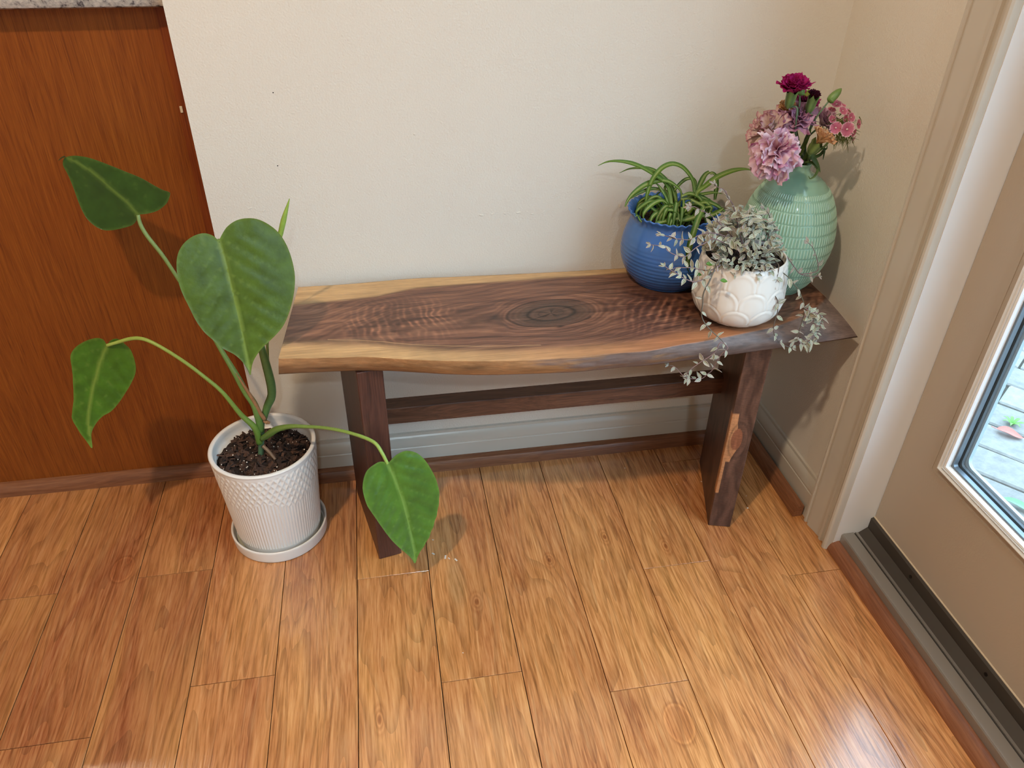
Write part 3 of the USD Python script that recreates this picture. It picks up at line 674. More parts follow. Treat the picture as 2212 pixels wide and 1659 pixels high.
def ribs(T, z, r, K):
    a = T - math.radians(-91.5)
    lim = HP - .064 - .026 * (1 - 2 * np.abs(((a / (2 * np.pi) * 5) % 1) - .5))        # zigzag lower edge of the lattice
    plainr = .5 + .5 * np.cos(NRIB * T)
    w = .0105
    ph = 1.25 * np.sin(2 * np.pi * z / w)
    lat = np.maximum(.5 + .5 * np.cos(NRIB / 2 * T * 1 + np.pi * z / w), .5 + .5 * np.cos(NRIB / 2 * T - np.pi * z / w)) ** 1.6
    m = 1 / (1 + np.exp(-(z - lim) / .0009))
    h = plainr * (1 - m) + lat * m
    on = np.clip((z - .0175) / .002, 0, 1) * np.clip((HP - .0118 - z) / .0012, 0, 1) * (K < nb)
    return on * (.0010 + .0006 * m) * (h - .5)
ringed('pot', lathe(body + lip, PC, NRIB * 8, ribs), 'pot_white', plant1)

def soil(parent, c, r, z, amp, seed, nr=26, nt=90):
    rr = np.linspace(0, 1, nr)[1:]; th = np.arange(nt) * 2 * np.pi / nt
    T, R_ = np.meshgrid(th, rr, indexing='ij')
    P = np.stack([c[0] + r * R_ * np.cos(T), c[1] + r * R_ * np.sin(T), 0 * T], -1)
    n = meshkit.fbm(P * 150 + seed, 4, seed) - .5
    P[..., 2] = z + amp * n * 2 + .004 * (1 - R_ ** 2)
    v = np.vstack([P.reshape(-1, 3), [[c[0], c[1], z + .004]]])
    f = grid_faces(nt, nr - 1, True); f = np.vstack([f[:, [0, 1, 2]], f[:, [0, 2, 3]]])
    i = np.arange(nt)
    f = np.vstack([f, np.c_[np.full(nt, len(v) - 1), i * (nr - 1), ((i + 1) % nt) * (nr - 1)]])
    tm = trimesh.Trimesh(v, f, process=False)
    if tm.face_normals[:, 2].mean() < 0: f = f[:, ::-1]
    return ringed('soil', (v, f), 'potting_soil', parent)
def soil_bits(parent, c, r, z, n, seed, size=(.002, .008), perl=40, name='bark_chips'):
    g = np.random.default_rng(seed); ms, cols = [], []
    for k in range(n):
        q = r * math.sqrt(g.random()) * .97; a = g.random() * 6.283
        m = bevel_box(g.uniform(*size), g.uniform(size[0], size[1] * .6), g.uniform(.001, .0025), .0004)
        m.apply_transform(trimesh.transformations.random_rotation_matrix(g.random(3)) if g.random() < .4 else trimesh.transformations.euler_matrix(g.normal(0, .4), g.normal(0, .4), g.random() * 6.28))
        m.apply_translation([c[0] + q * math.cos(a), c[1] + q * math.sin(a), z + .003 + g.random() * .003])
        ms.append(m); b = g.random()
        cols.append(np.tile(np.array(S(38, 24, 17)) * (1 - b) + np.array(S(84, 56, 40)) * b, (len(m.vertices), 1)))
    mm = cat(ms)
    part(name, mm, 'bark', parent, smooth=False, attrs={'rnd': np.vstack(cols)}, kind='stuff')
    ps = []
    for k in range(perl):
        q = r * math.sqrt(g.random()) * .97; a = g.random() * 6.283
        m = trimesh.creation.icosphere(1, g.uniform(.0006, .0014)); m.apply_translation([c[0] + q * math.cos(a), c[1] + q * math.sin(a), z + .006 + g.random() * .002]); ps.append(m)
    if perl: part('perlite', cat(ps), 'perlite', parent, smooth=True, kind='stuff')
SZ1 = PC[2] + HP - .030
s1_ = soil(plant1, PC, RT - .0102, SZ1, .004, 3)
soil_bits(s1_, PC, RT - .014, SZ1 + .002, 380, 5, size=(.004, .015), perl=60)

# blue pot with a crimped rim
BC = np.array([0.482, 1.160, ZT])
plant2 = thing('potted_spider_plant', 'striped spider plant in a glossy blue pot with crimped rim on the bench', 'potted plant', loc=BC)
prof = [(0.001, 0.0), (0.050, 0.0), (0.0545, 0.0015), (0.062, 0.008), (0.0725, 0.022), (0.0795, 0.038), (0.0825, 0.055), (0.0822, 0.070), (0.0785, 0.088), (0.0725, 0.104), (0.0692, 0.1125), (0.0700, 0.119), (0.0735, 0.1245), (0.0758, 0.1275), (0.0752, 0.1295), (0.0730, 0.1288), (0.0690, 0.124), (0.0660, 0.117), (0.0655, 0.110), (0.070, 0.098), (0.074, 0.086), (0.072, 0.080), (0.001, 0.079)]
def crimp(T, z, r, K):
    k = np.clip((z - .114) / .012, 0, 1) * (r > .06)
    ring = .00035 * np.sin(z * 900) * np.clip((.085 - z) / .03, 0, 1) * (r > .05) * (K < 140)
    return k * .0016 * np.sin(36 * T + .6 * np.sin(5 * T)) + ring
pp = smooth_curve(prof, 240)
v, f = lathe(pp, BC, 360, crimp)
vz = v[:, 2] - BC[2]; rr = np.hypot(v[:, 0] - BC[0], v[:, 1] - BC[1]); aa = np.arctan2(v[:, 1] - BC[1], v[:, 0] - BC[0])
v[:, 2] += np.clip((vz - .118) / .01, 0, 1) * .0012 * np.sin(36 * aa + 1.2)
ringed('pot', (v, f), 'pot_blue', plant2)
s2_ = soil(plant2, BC, .0695, BC[2] + .098, .003, 8)
soil_bits(s2_, BC, .062, BC[2] + .1, 120, 9, size=(.001, .004), perl=0)

# white pot covered in raised scallops
WC = np.array([0.549, 1.016, ZT])
plant3 = thing('potted_trailing_plant', 'trailing plant with tiny variegated pink and cream leaves in a white scalloped pot', 'potted plant', loc=WC)
zr = np.r_[np.linspace(0, .106, 150)]
pz = smooth_curve([(0.034, 0.0), (0.0405, 0.0018), (0.050, 0.0065), (0.0615, 0.0165), (0.0685, 0.0290), (0.0708, 0.0420), (0.0702, 0.058), (0.0685, 0.076), (0.0660, 0.092), (0.0645, 0.103), (0.0640, 0.107)], 200)
lip3 = [(0.0632, 0.1088), (0.0620, 0.1092), (0.0608, 0.1082), (0.0602, 0.105), (0.0612, 0.093), (0.001, 0.0925)]
NS = 10
def scallop(T, z, r, K):
    """Overlapping rounded scales: each a low dome with a soft raised rim, the lower ones lying over the upper."""
    hgt = np.zeros_like(T); cov = np.zeros_like(T)
    for row in range(5):
        topz = (.012, .044, .074, .104, .136)[row]; R0 = .0225
        off = (row % 2) * .5 + .18
        a = ((T / (2 * np.pi) * NS + off) % 1 - .5) * (2 * np.pi / NS) * .0690
        cz = topz - R0
        d = np.sqrt(a ** 2 + np.where(z > cz, z - cz, 0) ** 2) / R0
        own = 1 / (1 + np.exp((d - 1.0) / .045))
        dome = .0016 * np.clip(1 - d ** 2, 0, 1) ** .5 + .0010 * np.exp(-((d - .86) / .15) ** 2)
        hgt += (1 - cov) * own * dome
        cov = np.maximum(cov, own)
    k = np.clip(z / .004, 0, 1) * np.clip((.1065 - z) / .004, 0, 1) * (K < 200)
    return hgt * k
v, f = lathe(np.vstack([pz, lip3]), WC, 640, scallop)
ringed('pot', (v, f), 'pot_scallop', plant3)
s3_ = soil(plant3, WC, .0608, WC[2] + .0975, .003, 12)
soil_bits(s3_, WC, .056, WC[2] + .1, 160, 13, size=(.001, .006), perl=0)

# celadon vase with rows of short ribs
VC = np.array([0.666, 1.110, ZT])
vase = thing('vase', 'round pale green ceramic vase with rows of short ribs and a narrow neck', 'vase', loc=VC)
prof = [(0.001, 0.0), (0.040, 0.0), (0.0445, 0.0015), (0.0515, 0.010), (0.0625, 0.030), (0.0715, 0.054), (0.0768, 0.080), (0.0772, 0.098), (0.0742, 0.122), (0.0675, 0.146), (0.0570, 0.168), (0.0430, 0.1855), (0.0290, 0.1960), (0.0195, 0.2010), (0.0155, 0.2045), (0.0148, 0.2090), (0.0158, 0.2132), (0.0162, 0.2148), (0.0155, 0.2160), (0.0142, 0.2152), (0.0130, 0.210), (0.0130, 0.203), (0.0200, 0.192), (0.0300, 0.180), (0.001, 0.150)]
pp = smooth_curve(prof, 420)
arc = np.r_[0, np.cumsum(np.linalg.norm(np.diff(pp, axis=0), axis=1))]
kz0, kz1 = np.argmin(np.abs(pp[:250, 1] - .012)), np.argmin(np.abs(pp[:330, 1] - .178) + (pp[:330, 0] < .03))
NV = 92
def vase_ribs(T, z, r, K):
    q = arc[K] - arc[kz0]; L = .0185
    row = np.floor(q / L); u = q / L - row
    lean = .35 * np.sin(row * 2.1)
    a = NV * T + row * 1.7 + lean * (u - .5) * 2
    w = np.clip(np.sin(np.pi * np.clip(u, 0, 1)) * 1.8, 0, 1)
    rib = np.clip(np.cos(a) * 1.2 - .1, 0, 1) * w
    on = (K > kz0) & (K < kz1)
    return np.where(on, .0011 * rib - .0012 * np.clip(1 - np.minimum(u, 1 - u) * 14, 0, 1) * .35, 0)
vv, ff = lathe(pp, VC, NV * 7, vase_ribs)
TT, KK = np.meshgrid(np.arange(NV * 7) * 2 * np.pi / (NV * 7), np.arange(len(pp)), indexing='ij')
hh = np.clip(vase_ribs(TT, pp[KK, 1], pp[KK, 0], KK) / .0011, 0, 1).reshape(-1, 1)      # the glaze runs thin and pale over the ribs
ringed('body', (vv, ff), 'vase_celadon', vase, attrs={'tone': np.array(S(132, 170, 146)) * (1 - hh) + np.array(S(178, 208, 184)) * hh})
# ---------------------------------------------------------------- the heart-leaved plant in the ribbed pot
def plane_hit(u, v, p0, n):
    d = ray(u, v)
    return CAM + d * ((p0 - CAM) @ n) / (d @ n)

def blade(outline, mid, A_y, T_y, hint, fold=.10, droop=.0, step=.0042, base=S(52, 98, 38), vein=S(120, 150, 70), thick=.0007, ruf=.0012, seed=1, curl=None):
    """A heart-shaped leaf: its outline and midrib are laid in a plane of their own, then folded, drooped and rippled."""
    A, T = at(*mid[0], y=A_y), at(*mid[-1], y=T_y)
    ax = unit(T - A); n = unit(np.asarray(hint, float) - ax * (np.asarray(hint, float) @ ax)); bx = np.cross(ax, n)
    L = np.linalg.norm(T - A)
    to2 = lambda q: np.array([[(plane_hit(u, v, A, n) - A) @ bx, (plane_hit(u, v, A, n) - A) @ ax] for u, v in q])
    O = to2(outline); M2 = to2(mid)
    O = smooth_curve(O, 150, closed=True)
    M2 = smooth_curve(M2, 80)
    poly = Polygon(O).buffer(0)
    if poly.geom_type != 'Polygon': poly = max(poly.geoms, key=lambda g: g.area)
    b = np.array(poly.exterior.coords)[:-1]
    x0, y0_, x1, y1_ = poly.bounds
    gx, gy = np.meshgrid(np.arange(x0, x1, step), np.arange(y0_, y1_, step))
    gp = np.c_[gx.ravel(), gy.ravel()]; gp[:, 0] += (np.arange(len(gp)) % 2) * 1e-6
    inner = poly.buffer(-step * .55)
    gp = gp[shapely.contains_xy(inner, gp[:, 0], gp[:, 1])]
    mm = M2[shapely.contains_xy(inner, M2[:, 0], M2[:, 1])]
    if len(mm):
        gp = gp[cKDTree(mm).query(gp)[0] > step * .5]
    P2 = np.vstack([b, mm, gp])
    tri = Delaunay(P2).simplices
    c = P2[tri].mean(1)
    tri = tri[shapely.contains_xy(poly, c[:, 0], c[:, 1])]
    a2 = P2[tri]
    cr = (a2[:, 1, 0] - a2[:, 0, 0]) * (a2[:, 2, 1] - a2[:, 0, 1]) - (a2[:, 1, 1] - a2[:, 0, 1]) * (a2[:, 2, 0] - a2[:, 0, 0])
    tri[cr < 0] = tri[cr < 0][:, ::-1]
    dd, ii = cKDTree(M2).query(P2)
    t = np.clip(P2[:, 1] / L, -.3, 1)
    tang = np.gradient(M2, axis=0)[ii]; off = P2 - M2[ii]
    side = np.sign(tang[:, 0] * off[:, 1] - tang[:, 1] * off[:, 0])
    lat = np.abs(off[:, 0])
    w = lat / L
    # pinnate veins leave the midrib and bend towards the tip
    k = (ii / 80.0 - .9 * w + .22) * 8.0
    fr = np.abs((k + (side > 0) * .37) % 1 - .5) * 2
    vn = np.exp(-((1 - fr) / .055) ** 2) * np.clip(1 - w * 2.2, 0, 1) * (dd > .004)
    rib = np.exp(-(dd / (.0016 + .0012 * (1 - np.clip(t, 0, 1)))) ** 2)
    h = fold * lat - fold * .55 * lat ** 2 / (.3 * L) - droop * t ** 2 * L
    h += ruf * .45 * np.cos(k * 2 * np.pi) * np.clip(w * 6, 0, 1) * np.clip(1.3 - w * 3.2, 0, 1) - .0012 * rib
    h += .0016 * (meshkit.fbm(np.c_[P2 * 30, np.full(len(P2), seed)], 3, seed) - .5)
    if curl is not None: h += curl(P2[:, 0] / L, t) * L
    P = A + P2[:, :1] * bx + P2[:, 1:] * ax + h[:, None] * n
    # bottom side
    nn = trimesh.Trimesh(P, tri, process=False).vertex_normals
    if (nn.mean(0) @ n) < 0: tri = tri[:, ::-1]; nn = -nn
    N = len(P); nb_ = len(b)
    e = np.c_[np.arange(nb_), np.roll(np.arange(nb_), -1)]
    rim = np.vstack([np.c_[e[:, 0], e[:, 1], e[:, 1] + N], np.c_[e[:, 0], e[:, 1] + N, e[:, 0] + N]])
    F = np.vstack([tri, tri[:, ::-1] + N, rim[:, ::-1]])
    V = np.vstack([P + nn * thick / 2, P - nn * thick / 2])
    mott = meshkit.fbm(np.c_[P2 * 60, np.full(N, seed)], 3, seed + 5)[:, None] - .5
    col = np.array(base) * (1 + .7 * mott)
    col = col * (1 - .35 * vn[:, None]) + np.array(vein) * .35 * vn[:, None]
    col = col * (1 - .8 * rib[:, None]) + np.array(vein) * .8 * rib[:, None]
    edge = np.zeros(N); edge[:nb_] = 1
    col = col * (1 - .3 * edge[:, None]) + np.array(vein) * .3 * edge[:, None]
    under = col * .6 + np.array(S(110, 140, 80)) * .4
    return (V, F), np.clip(np.vstack([col, under]), 0.003, 1), A

def crop(q, ox, oy, s): return [(ox + a * s, oy + b * s) for a, b in q]
c3 = lambda q: crop(q, 100, 300, .36166)
c4 = lambda q: crop(q, 400, 840, .27125)
L1 = c3([(1030, 607), (1048, 572), (1078, 525), (1130, 487), (1200, 472), (1270, 482), (1340, 520), (1395, 572), (1440, 650), (1470, 740), (1483, 830), (1475, 930), (1450, 1030), (1410, 1120), (1350, 1190), (1290, 1250), (1250, 1310), (1232, 1360), (1224, 1418), (1200, 1372), (1165, 1325), (1120, 1287), (1060, 1255), (1000, 1205), (940, 1150), (890, 1080), (850, 1000), (815, 930), (787, 850), (775, 750), (785, 680), (820, 620), (880, 577), (940, 562), (990, 575), (1018, 597)])
M1 = c3([(1030, 607), (1065, 720), (1100, 860), (1150, 1060), (1185, 1220), (1224, 1418)])
L2 = c3([(548, 455), (540, 482), (510, 515), (450, 535), (380, 548), (330, 543), (280, 515), (230, 465), (185, 380), (150, 290), (115, 210), (90, 160), (95, 122), (112, 108), (140, 103), (180, 102), (250, 115), (350, 150), (450, 190), (560, 235), (640, 280), (690, 305), (728, 317), (737, 330), (722, 372), (705, 395), (660, 430), (600, 448)])
M2_ = c3([(548, 455), (480, 380), (400, 310), (320, 240), (220, 165), (112, 110)])
c6 = lambda q: crop(q, 0, 900, .4574)
L3 = c3([(363, 1232), (376, 1211), (400, 1197), (432, 1200), (465, 1230), (500, 1270), (524, 1340), (528, 1400), (505, 1460), (470, 1520), (430, 1580), (385, 1630)]) + [(221, 900), (207, 916), (199, 936), (201.5, 965), (188, 950), (174, 934), (155.5, 906)] + c3([(152, 1640), (160, 1560), (156, 1480), (150, 1400), (138, 1320), (145, 1280), (180, 1240), (240, 1207), (300, 1192), (340, 1202)])
M3 = c3([(363, 1232), (330, 1310), (302, 1400), (277, 1500), (258, 1600)]) + [(192, 890), (193, 925), (201.5, 965)]
L4 = c4([(1610, 597), (1640, 560), (1690, 507), (1750, 487), (1820, 497), (1880, 540), (1940, 620), (1990, 720), (2015, 820), (2010, 940), (1985, 1060), (1945, 1190), (1900, 1280), (1870, 1345), (1853, 1412), (1820, 1370), (1780, 1330), (1710, 1270), (1640, 1200), (1570, 1110), (1500, 1010), (1440, 920), (1410, 830), (1404, 740), (1430, 660), (1480, 605), (1540, 578), (1590, 582)])
M4 = c4([(1610, 597), (1660, 700), (1720, 850), (1770, 1020), (1810, 1170), (1835, 1290), (1853, 1412)])
leaves = [
    (L1, M1, 1.035, 0.985, (.30, -.80, .52), dict(fold=.16, base=S(76, 98, 28), vein=S(130, 150, 66), droop=.03, seed=1)),
    (L2, M2_, 1.17, 1.21, (-.35, -.85, .40), dict(fold=-.20, ruf=.0003, base=S(46, 72, 22), vein=S(98, 120, 48), droop=.02, seed=2)),
    (L3, M3, 1.13, 1.09, (.10, -.80, .55), dict(fold=-.22, base=S(66, 104, 24), vein=S(124, 146, 60), droop=-.03, seed=3)),
    (L4, M4, 0.955, 0.915, (.25, -.65, .70), dict(fold=.20, base=S(76, 112, 34), vein=S(124, 156, 70), droop=.05, ruf=.0034, seed=4)),
]
stem_c = lambda P, c: np.tile(np.array(c), (len(P), 1)) * (1 + .25 * (meshkit.fbm(P * 120, 3, 2)[:, None] - .5))
def petiole(pts, r, parent, color=S(84, 116, 52), name='petiole', n=60, color2=None):
    """pts: (u, v, depth y)."""
    q = smooth_curve([at(u, v, y=y) for u, v, y in pts], n)
    rr = np.interp(np.linspace(0, 1, n), np.linspace(0, 1, len(r)), r)
    m = tube(q, rr, 10)
    c = stem_c(m.vertices, color)
    if color2 is not None:
        k = np.r_[np.repeat(np.linspace(0, 1, n), 10), 0, 1][:, None]
        c = c * (1 - k) + np.array(color2) * k
    return part(name, m, 'stem_green', parent, smooth=True, attrs={'tone': c})
yb_ = 1.098
petiole([(563.5, 990, yb_), (564, 966, yb_), (565, 940, yb_ + .003), (566, 915, yb_ + .006), (570, 903, yb_ + .007)], [.0052, .0050, .0052, .0048, .0044], plant1, S(84, 116, 84), 'stem')
petiole([(569, 908, yb_ + .008), (577, 879, yb_ + .012), (586, 858, yb_ + .013), (586.5, 838, yb_ + .010), (581, 811, yb_), (571, 774, yb_ - .012), (560, 735, yb_ - .018), (540, 670, yb_ - .025), (510, 590, yb_ - .035), (480, 530, yb_ - .050), (472.5, 519.5, yb_ - .062)], [.0052, .0072, .0074, .0068, .0056, .0044, .0036, .0030, .0028, .0026], plant1, S(92, 124, 66), color2=S(96, 132, 70))
petiole([(564, 930, yb_ + .002), (558, 900, yb_), (548, 872, yb_), (530, 846, yb_ + .004), (506, 803, yb_ + .012), (480, 760, yb_ + .02), (452, 712, yb_ + .028), (420, 655, yb_ + .036), (385, 603, yb_ + .045), (352, 553, yb_ + .055), (318, 510, yb_ + .064), (303, 484, yb_ + .069), (298.2, 464.5, 1.17)], [.0062, .0066, .0060, .0054, .0042, .0034, .0030, .0028, .0028, .0030, .0032, .0028], plant1, S(98, 132, 64), color2=S(122, 146, 84))
petiole([(561, 957, yb_ - .003), (551, 925, yb_ - .006), (520, 895, yb_ - .008), (480, 847, yb_ - .010), (440, 813, yb_ - .010), (400, 783, yb_ - .006), (360, 757, yb_), (325, 738, yb_ + .008), (302, 731, yb_ + .014), (280, 732, yb_ + .020), (255, 739, yb_ + .027), (231.5, 746, 1.129)], [.0058, .0056, .0044, .0036, .0032, .0030, .0028, .0028, .0030, .0030, .0026], plant1, S(94, 126, 48), color2=S(160, 180, 84))
petiole([(566, 948, yb_ - .006), (578, 940, yb_ - .012), (599, 927, yb_ - .022), (629, 921, yb_ - .035), (659, 921.5, yb_ - .048), (700, 924, yb_ - .065), (740, 931, yb_ - .085), (775, 941, yb_ - .105), (800, 951, yb_ - .120), (814, 961, yb_ - .130), (826, 980, yb_ - .138), (837, 1001.5, 0.955)], [.0050, .0064, .0050, .0036, .0030, .0029, .0029, .0029, .0030, .0030, .0028], plant1, S(86, 110, 48), color2=S(150, 178, 84))
petiole([(579, 785, yb_ + .003), (578, 760, yb_ + .004), (578, 735, yb_ + .004), (585, 660, yb_ + .006), (596, 580, yb_ + .008), (603, 520, yb_ + .010)], [.0022, .0022, .0020, .0018, .0018], plant1, S(140, 160, 84))
# the furled new leaf, papery sheaths and an aerial root
q = smooth_curve([at(603, 522, y=yb_ + .010), at(607, 500, y=yb_ + .010), at(614, 470, y=yb_ + .012), at(621, 445, y=yb_ + .014), at(625.5, 429, y=yb_ + .015)], 40)
m = tube(q, np.interp(np.linspace(0, 1, 40), [0, .2, .5, .8, 1], [.0022, .0040, .0042, .0022, .0005]), 9)
part('furled_leaf', m, 'leaf_glossy', plant1, smooth=True, attrs={'tone': stem_c(m.vertices, S(150, 176, 78))}, label='pale green furled new leaf')
for pts, r in (([(510, 806), (530, 838), (549, 868), (562, 892), (572, 906)], [.0006, .0022, .003, .0034, .0036]), ([(563, 948), (560, 940), (562, 934)], [.003, .004, .002]), ([(569, 909), (576, 912), (583, 914)], [.002, .004, .002])):
    q = smooth_curve([at(u, v, y=yb_ - .003) for u, v in pts], 24)
    m = tube(q, np.interp(np.linspace(0, 1, 24), np.linspace(0, 1, len(r)), r), 7)
    part('dry_sheath', m, 'leaf_soft', plant1, smooth=True, attrs={'tone': stem_c(m.vertices, S(176, 128, 88))}, label='papery brown leaf sheath')
q = smooth_curve([at(568, 963, y=yb_ - .004), at(580, 975, y=yb_ - .012), at(595, 993, y=yb_ - .022)], 20)
m = tube(q, np.linspace(.0036, .0026, 20), 8)
part('aerial_root', m, 'stem_green', plant1, smooth=True, attrs={'tone': stem_c(m.vertices, S(120, 96, 74))}, label='brown aerial root')
for O, M_, ya, yt, hint, kw in leaves:
    mesh, col, A = blade(O, M_, ya, yt, hint, **kw)
    lp_ = part('leaf', mesh, 'leaf_glossy', plant1, smooth=True, attrs={'tone': col})
    if O is L2: tip_of = lp_
# the curled brown tip of the highest leaf
q = smooth_curve([at(140, 338, y=1.21), at(133, 341, y=1.21), at(126, 347, y=1.208)], 10)
m = tube(q, np.linspace(.0014, .0003, 10), 6)
part('leaf_tip', m, 'leaf_soft', tip_of, smooth=True, attrs={'tone': stem_c(m.vertices, S(70, 70, 30))})
# ---------------------------------------------------------------- spider plant
def ribbon(pts, width, n=44, hint=(0, -.55, .83), nv=7, fold=.28, taper=(.55, 1, .9, .06), twist=0.0):
    q = smooth_curve(pts, n)
    t = unit(np.gradient(q, axis=0))
    h = np.asarray(hint, float)
    w = unit(np.cross(t, h)); nn = unit(np.cross(w, t))
    for k in range(1, n):                     # keep the two sides from flipping over
        if w[k] @ w[k - 1] < 0: w[k] *= -1; nn[k] *= -1
    ww = width * np.interp(np.linspace(0, 1, n), np.linspace(0, 1, len(taper)), taper)
    sarr = np.linspace(-1, 1, nv)
    P = q[:, None] + (ww / 2)[:, None, None] * (sarr[None, :, None] * w[:, None] + fold * (np.abs(sarr) ** 1.3)[None, :, None] * nn[:, None])
    return P, sarr
GREEN1, GREEN2, CREAM = np.array(S(104, 140, 44)), np.array(S(76, 114, 38)), np.array(S(196, 202, 132))
sg = np.random.default_rng(31)
def spider_leaf(pts, width, pale=.5, hint=(0, -.55, .83), fresh=.5, **kw):
    P, s = ribbon(pts, width, hint=hint, nv=9, **kw)
    V, F = sheet(P, .0005)
    a = np.abs(s)
    stripe = np.clip(1 - (a / (.15 + .4 * pale)) ** 3, 0, 1)
    fine = .5 + .5 * np.cos(s * 17)
    g = (GREEN1 * fresh + GREEN2 * (1 - fresh))
    col = g[None] * (1 - .30 * fine[:, None]) * (1 - stripe[:, None]) + (CREAM * .62 + g * .38)[None] * stripe[:, None] * (1 - .12 * fine[:, None])
    n = P.shape[0]
    k = np.linspace(0, 1, n)[:, None, None]
    C = np.broadcast_to(col[None], (n, len(s), 3)) * (1 - .12 * k)
    C = C * (1 - .35 * (1 - np.clip(k * 5, 0, 1))) + CREAM * .35 * (1 - np.clip(k * 5, 0, 1))
    part('leaf', (V, F), 'leaf_soft', plant2, smooth=True, attrs={'tone': np.vstack([C.reshape(-1, 3)] * 2)})
cs = lambda q: [(1290 + .1808 * a, 330 + .1808 * b, y) for a, b, y in q]
def P3(q): return [at(u, v, y=y) for u, v, y in cs(q)]
Y = 1.165
spider_leaf(P3([(890, 640, Y - .01), (880, 560, Y - .005), (850, 430, Y), (780, 330, Y), (660, 250, Y), (540, 180, Y), (420, 132, Y), (300, 106, Y), (180, 101, Y), (95, 116, Y), (10, 155, Y)]), .0092, .25, fresh=1, n=60)
spider_leaf(P3([(950, 640, Y), (930, 530, Y + .005), (880, 400, Y + .01), (800, 300, Y + .012), (700, 222, Y + .014), (600, 186, Y + .014), (480, 182, Y + .014), (370, 196, Y + .014), (265, 242, Y + .014)]), .0070, .35, fresh=.8)
spider_leaf(P3([(1160, 560, Y), (1160, 470, Y), (1140, 340, Y), (1080, 240, Y), (1000, 165, Y), (900, 135, Y), (800, 165, Y - .002), (720, 235, Y - .004), (650, 340, Y - .006), (600, 480, Y - .01), (575, 620, Y - .012), (570, 720, Y - .013)]), .0088, .35, fresh=.9, n=70, taper=(.7, 1, 1, .8, .3))
spider_leaf(P3([(1010, 560, Y), (990, 450, Y), (900, 370, Y), (800, 333, Y), (700, 342, Y - .002), (560, 392, Y - .006), (440, 480, Y - .012), (370, 560, Y - .015), (332, 645, Y - .018)]), .0092, .55, fresh=.7, taper=(.4, .6, 1, 1.1, .8, .2))
spider_leaf(P3([(835, 600, Y), (800, 470, Y), (700, 432, Y), (600, 442, Y - .004), (500, 485, Y - .01), (400, 545, Y - .015)]), .0062, .6, fresh=.5, taper=(.4, .8, 1, .9, .2))
spider_leaf(P3([(1180, 540, Y - .02), (1200, 470, Y - .02), (1290, 400, Y - .022), (1380, 330, Y - .024), (1480, 270, Y - .026), (1620, 217, Y - .03), (1750, 197, Y - .035), (1895, 212, Y - .045)]), .0098, .2, fresh=1, n=60)
spider_leaf(P3([(1170, 560, Y + .01), (1200, 450, Y + .012), (1240, 350, Y + .014), (1290, 265, Y + .016), (1340, 228, Y + .02)]), .0080, .5, fresh=.5, taper=(.5, 1, 1.1, .7))
spider_leaf(P3([(1345, 250, Y + .03), (1380, 245, Y + .032), (1415, 290, Y + .034), (1420, 400, Y + .034), (1405, 560, Y + .034)]), .0092, .5, fresh=.3, taper=(.5, 1, 1, .5))
spider_leaf(P3([(900, 560, Y + .02), (920, 460, Y + .022), (980, 380, Y + .024), (1060, 318, Y + .026), (1140, 312, Y + .026), (1178, 360, Y + .026), (1165, 430, Y + .026)]), .0062, .5, fresh=.4, taper=(.4, .8, 1, 1, .4))
spider_leaf(P3([(1010, 520, Y - .01), (1100, 490, Y - .015), (1200, 520, Y - .02), (1262, 600, Y - .025), (1292, 690, Y - .03)]), .0078, .45, fresh=.5)
spider_leaf(P3([(1040, 560, Y - .01), (1150, 505, Y - .012), (1260, 535, Y - .014), (1360, 595, Y - .016), (1450, 660, Y - .018), (1500, 730, Y - .02)]), .0082, .5, fresh=.4)
spider_leaf(P3([(1000, 560, Y - .01), (1080, 545, Y - .012), (1200, 560, Y - .016), (1320, 590, Y - .020), (1440, 640, Y - .024), (1580, 745, Y - .026)]), .0085, .5, fresh=.4)
spider_leaf(P3([(970, 800, Y - .05), (965, 730, Y - .05), (905, 688, Y - .05), (820, 694, Y - .05), (760, 765, Y - .05), (738, 860, Y - .05)]), .0058, .6, fresh=.6, taper=(.5, 1, 1, .8, .3))
spider_leaf(P3([(800, 740, Y - .04), (780, 715, Y - .04), (715, 722, Y - .042), (660, 765, Y - .045), (630, 840, Y - .048)]), .0070, .5, fresh=.5, taper=(.5, 1, .9, .4))
spider_leaf(P3([(965, 785, Y - .052), (880, 805, Y - .053), (790, 822, Y - .054), (700, 850, Y - .055)]), .0075, .8, fresh=.8, taper=(.5, 1, 1, .9))
spider_leaf(P3([(1120, 560, Y - .03), (1260, 640, Y - .05), (1245, 700, Y - .07), (1200, 800, Y - .083), (1150, 950, Y - .092), (1105, 1100, Y - .094), (1082, 1250, Y - .093), (1088, 1390, Y - .088), (1128, 1450, Y - .080)]), .0098, .35, fresh=.3, n=70, taper=(.4, .7, 1, 1, 1, .9, .3))
spider_leaf(P3([(1080, 520, Y), (1250, 497, Y + .005), (1400, 476, Y + .01), (1500, 492, Y + .012)]), .0062, .4, fresh=.6)
spider_leaf(P3([(760, 720, Y - .03), (690, 690, Y - .03), (640, 655, Y - .03), (595, 625, Y - .03)]), .0072, .6, fresh=.5, taper=(.6, 1, 1, .8))
spider_leaf(P3([(1240, 760, Y - .05), (1370, 745, Y - .055), (1450, 705, Y - .06), (1512, 662, Y - .062)]), .0088, .45, fresh=.4, taper=(.6, 1, 1, .4))
spider_leaf(P3([(530, 830, Y - .04), (500, 790, Y - .04), (475, 750, Y - .042), (455, 770, Y - .045)]), .0062, .5, fresh=.2)
spider_leaf(P3([(990, 790, Y - .04), (1050, 695, Y - .045), (1120, 655, Y - .048), (1180, 680, Y - .05)]), .0060, .5, fresh=.5)
spider_leaf(P3([(980, 810, Y - .05), (1060, 800, Y - .052), (1160, 770, Y - .055), (1230, 715, Y - .058)]), .0092, .6, fresh=.6, taper=(.5, 1, 1, .5))
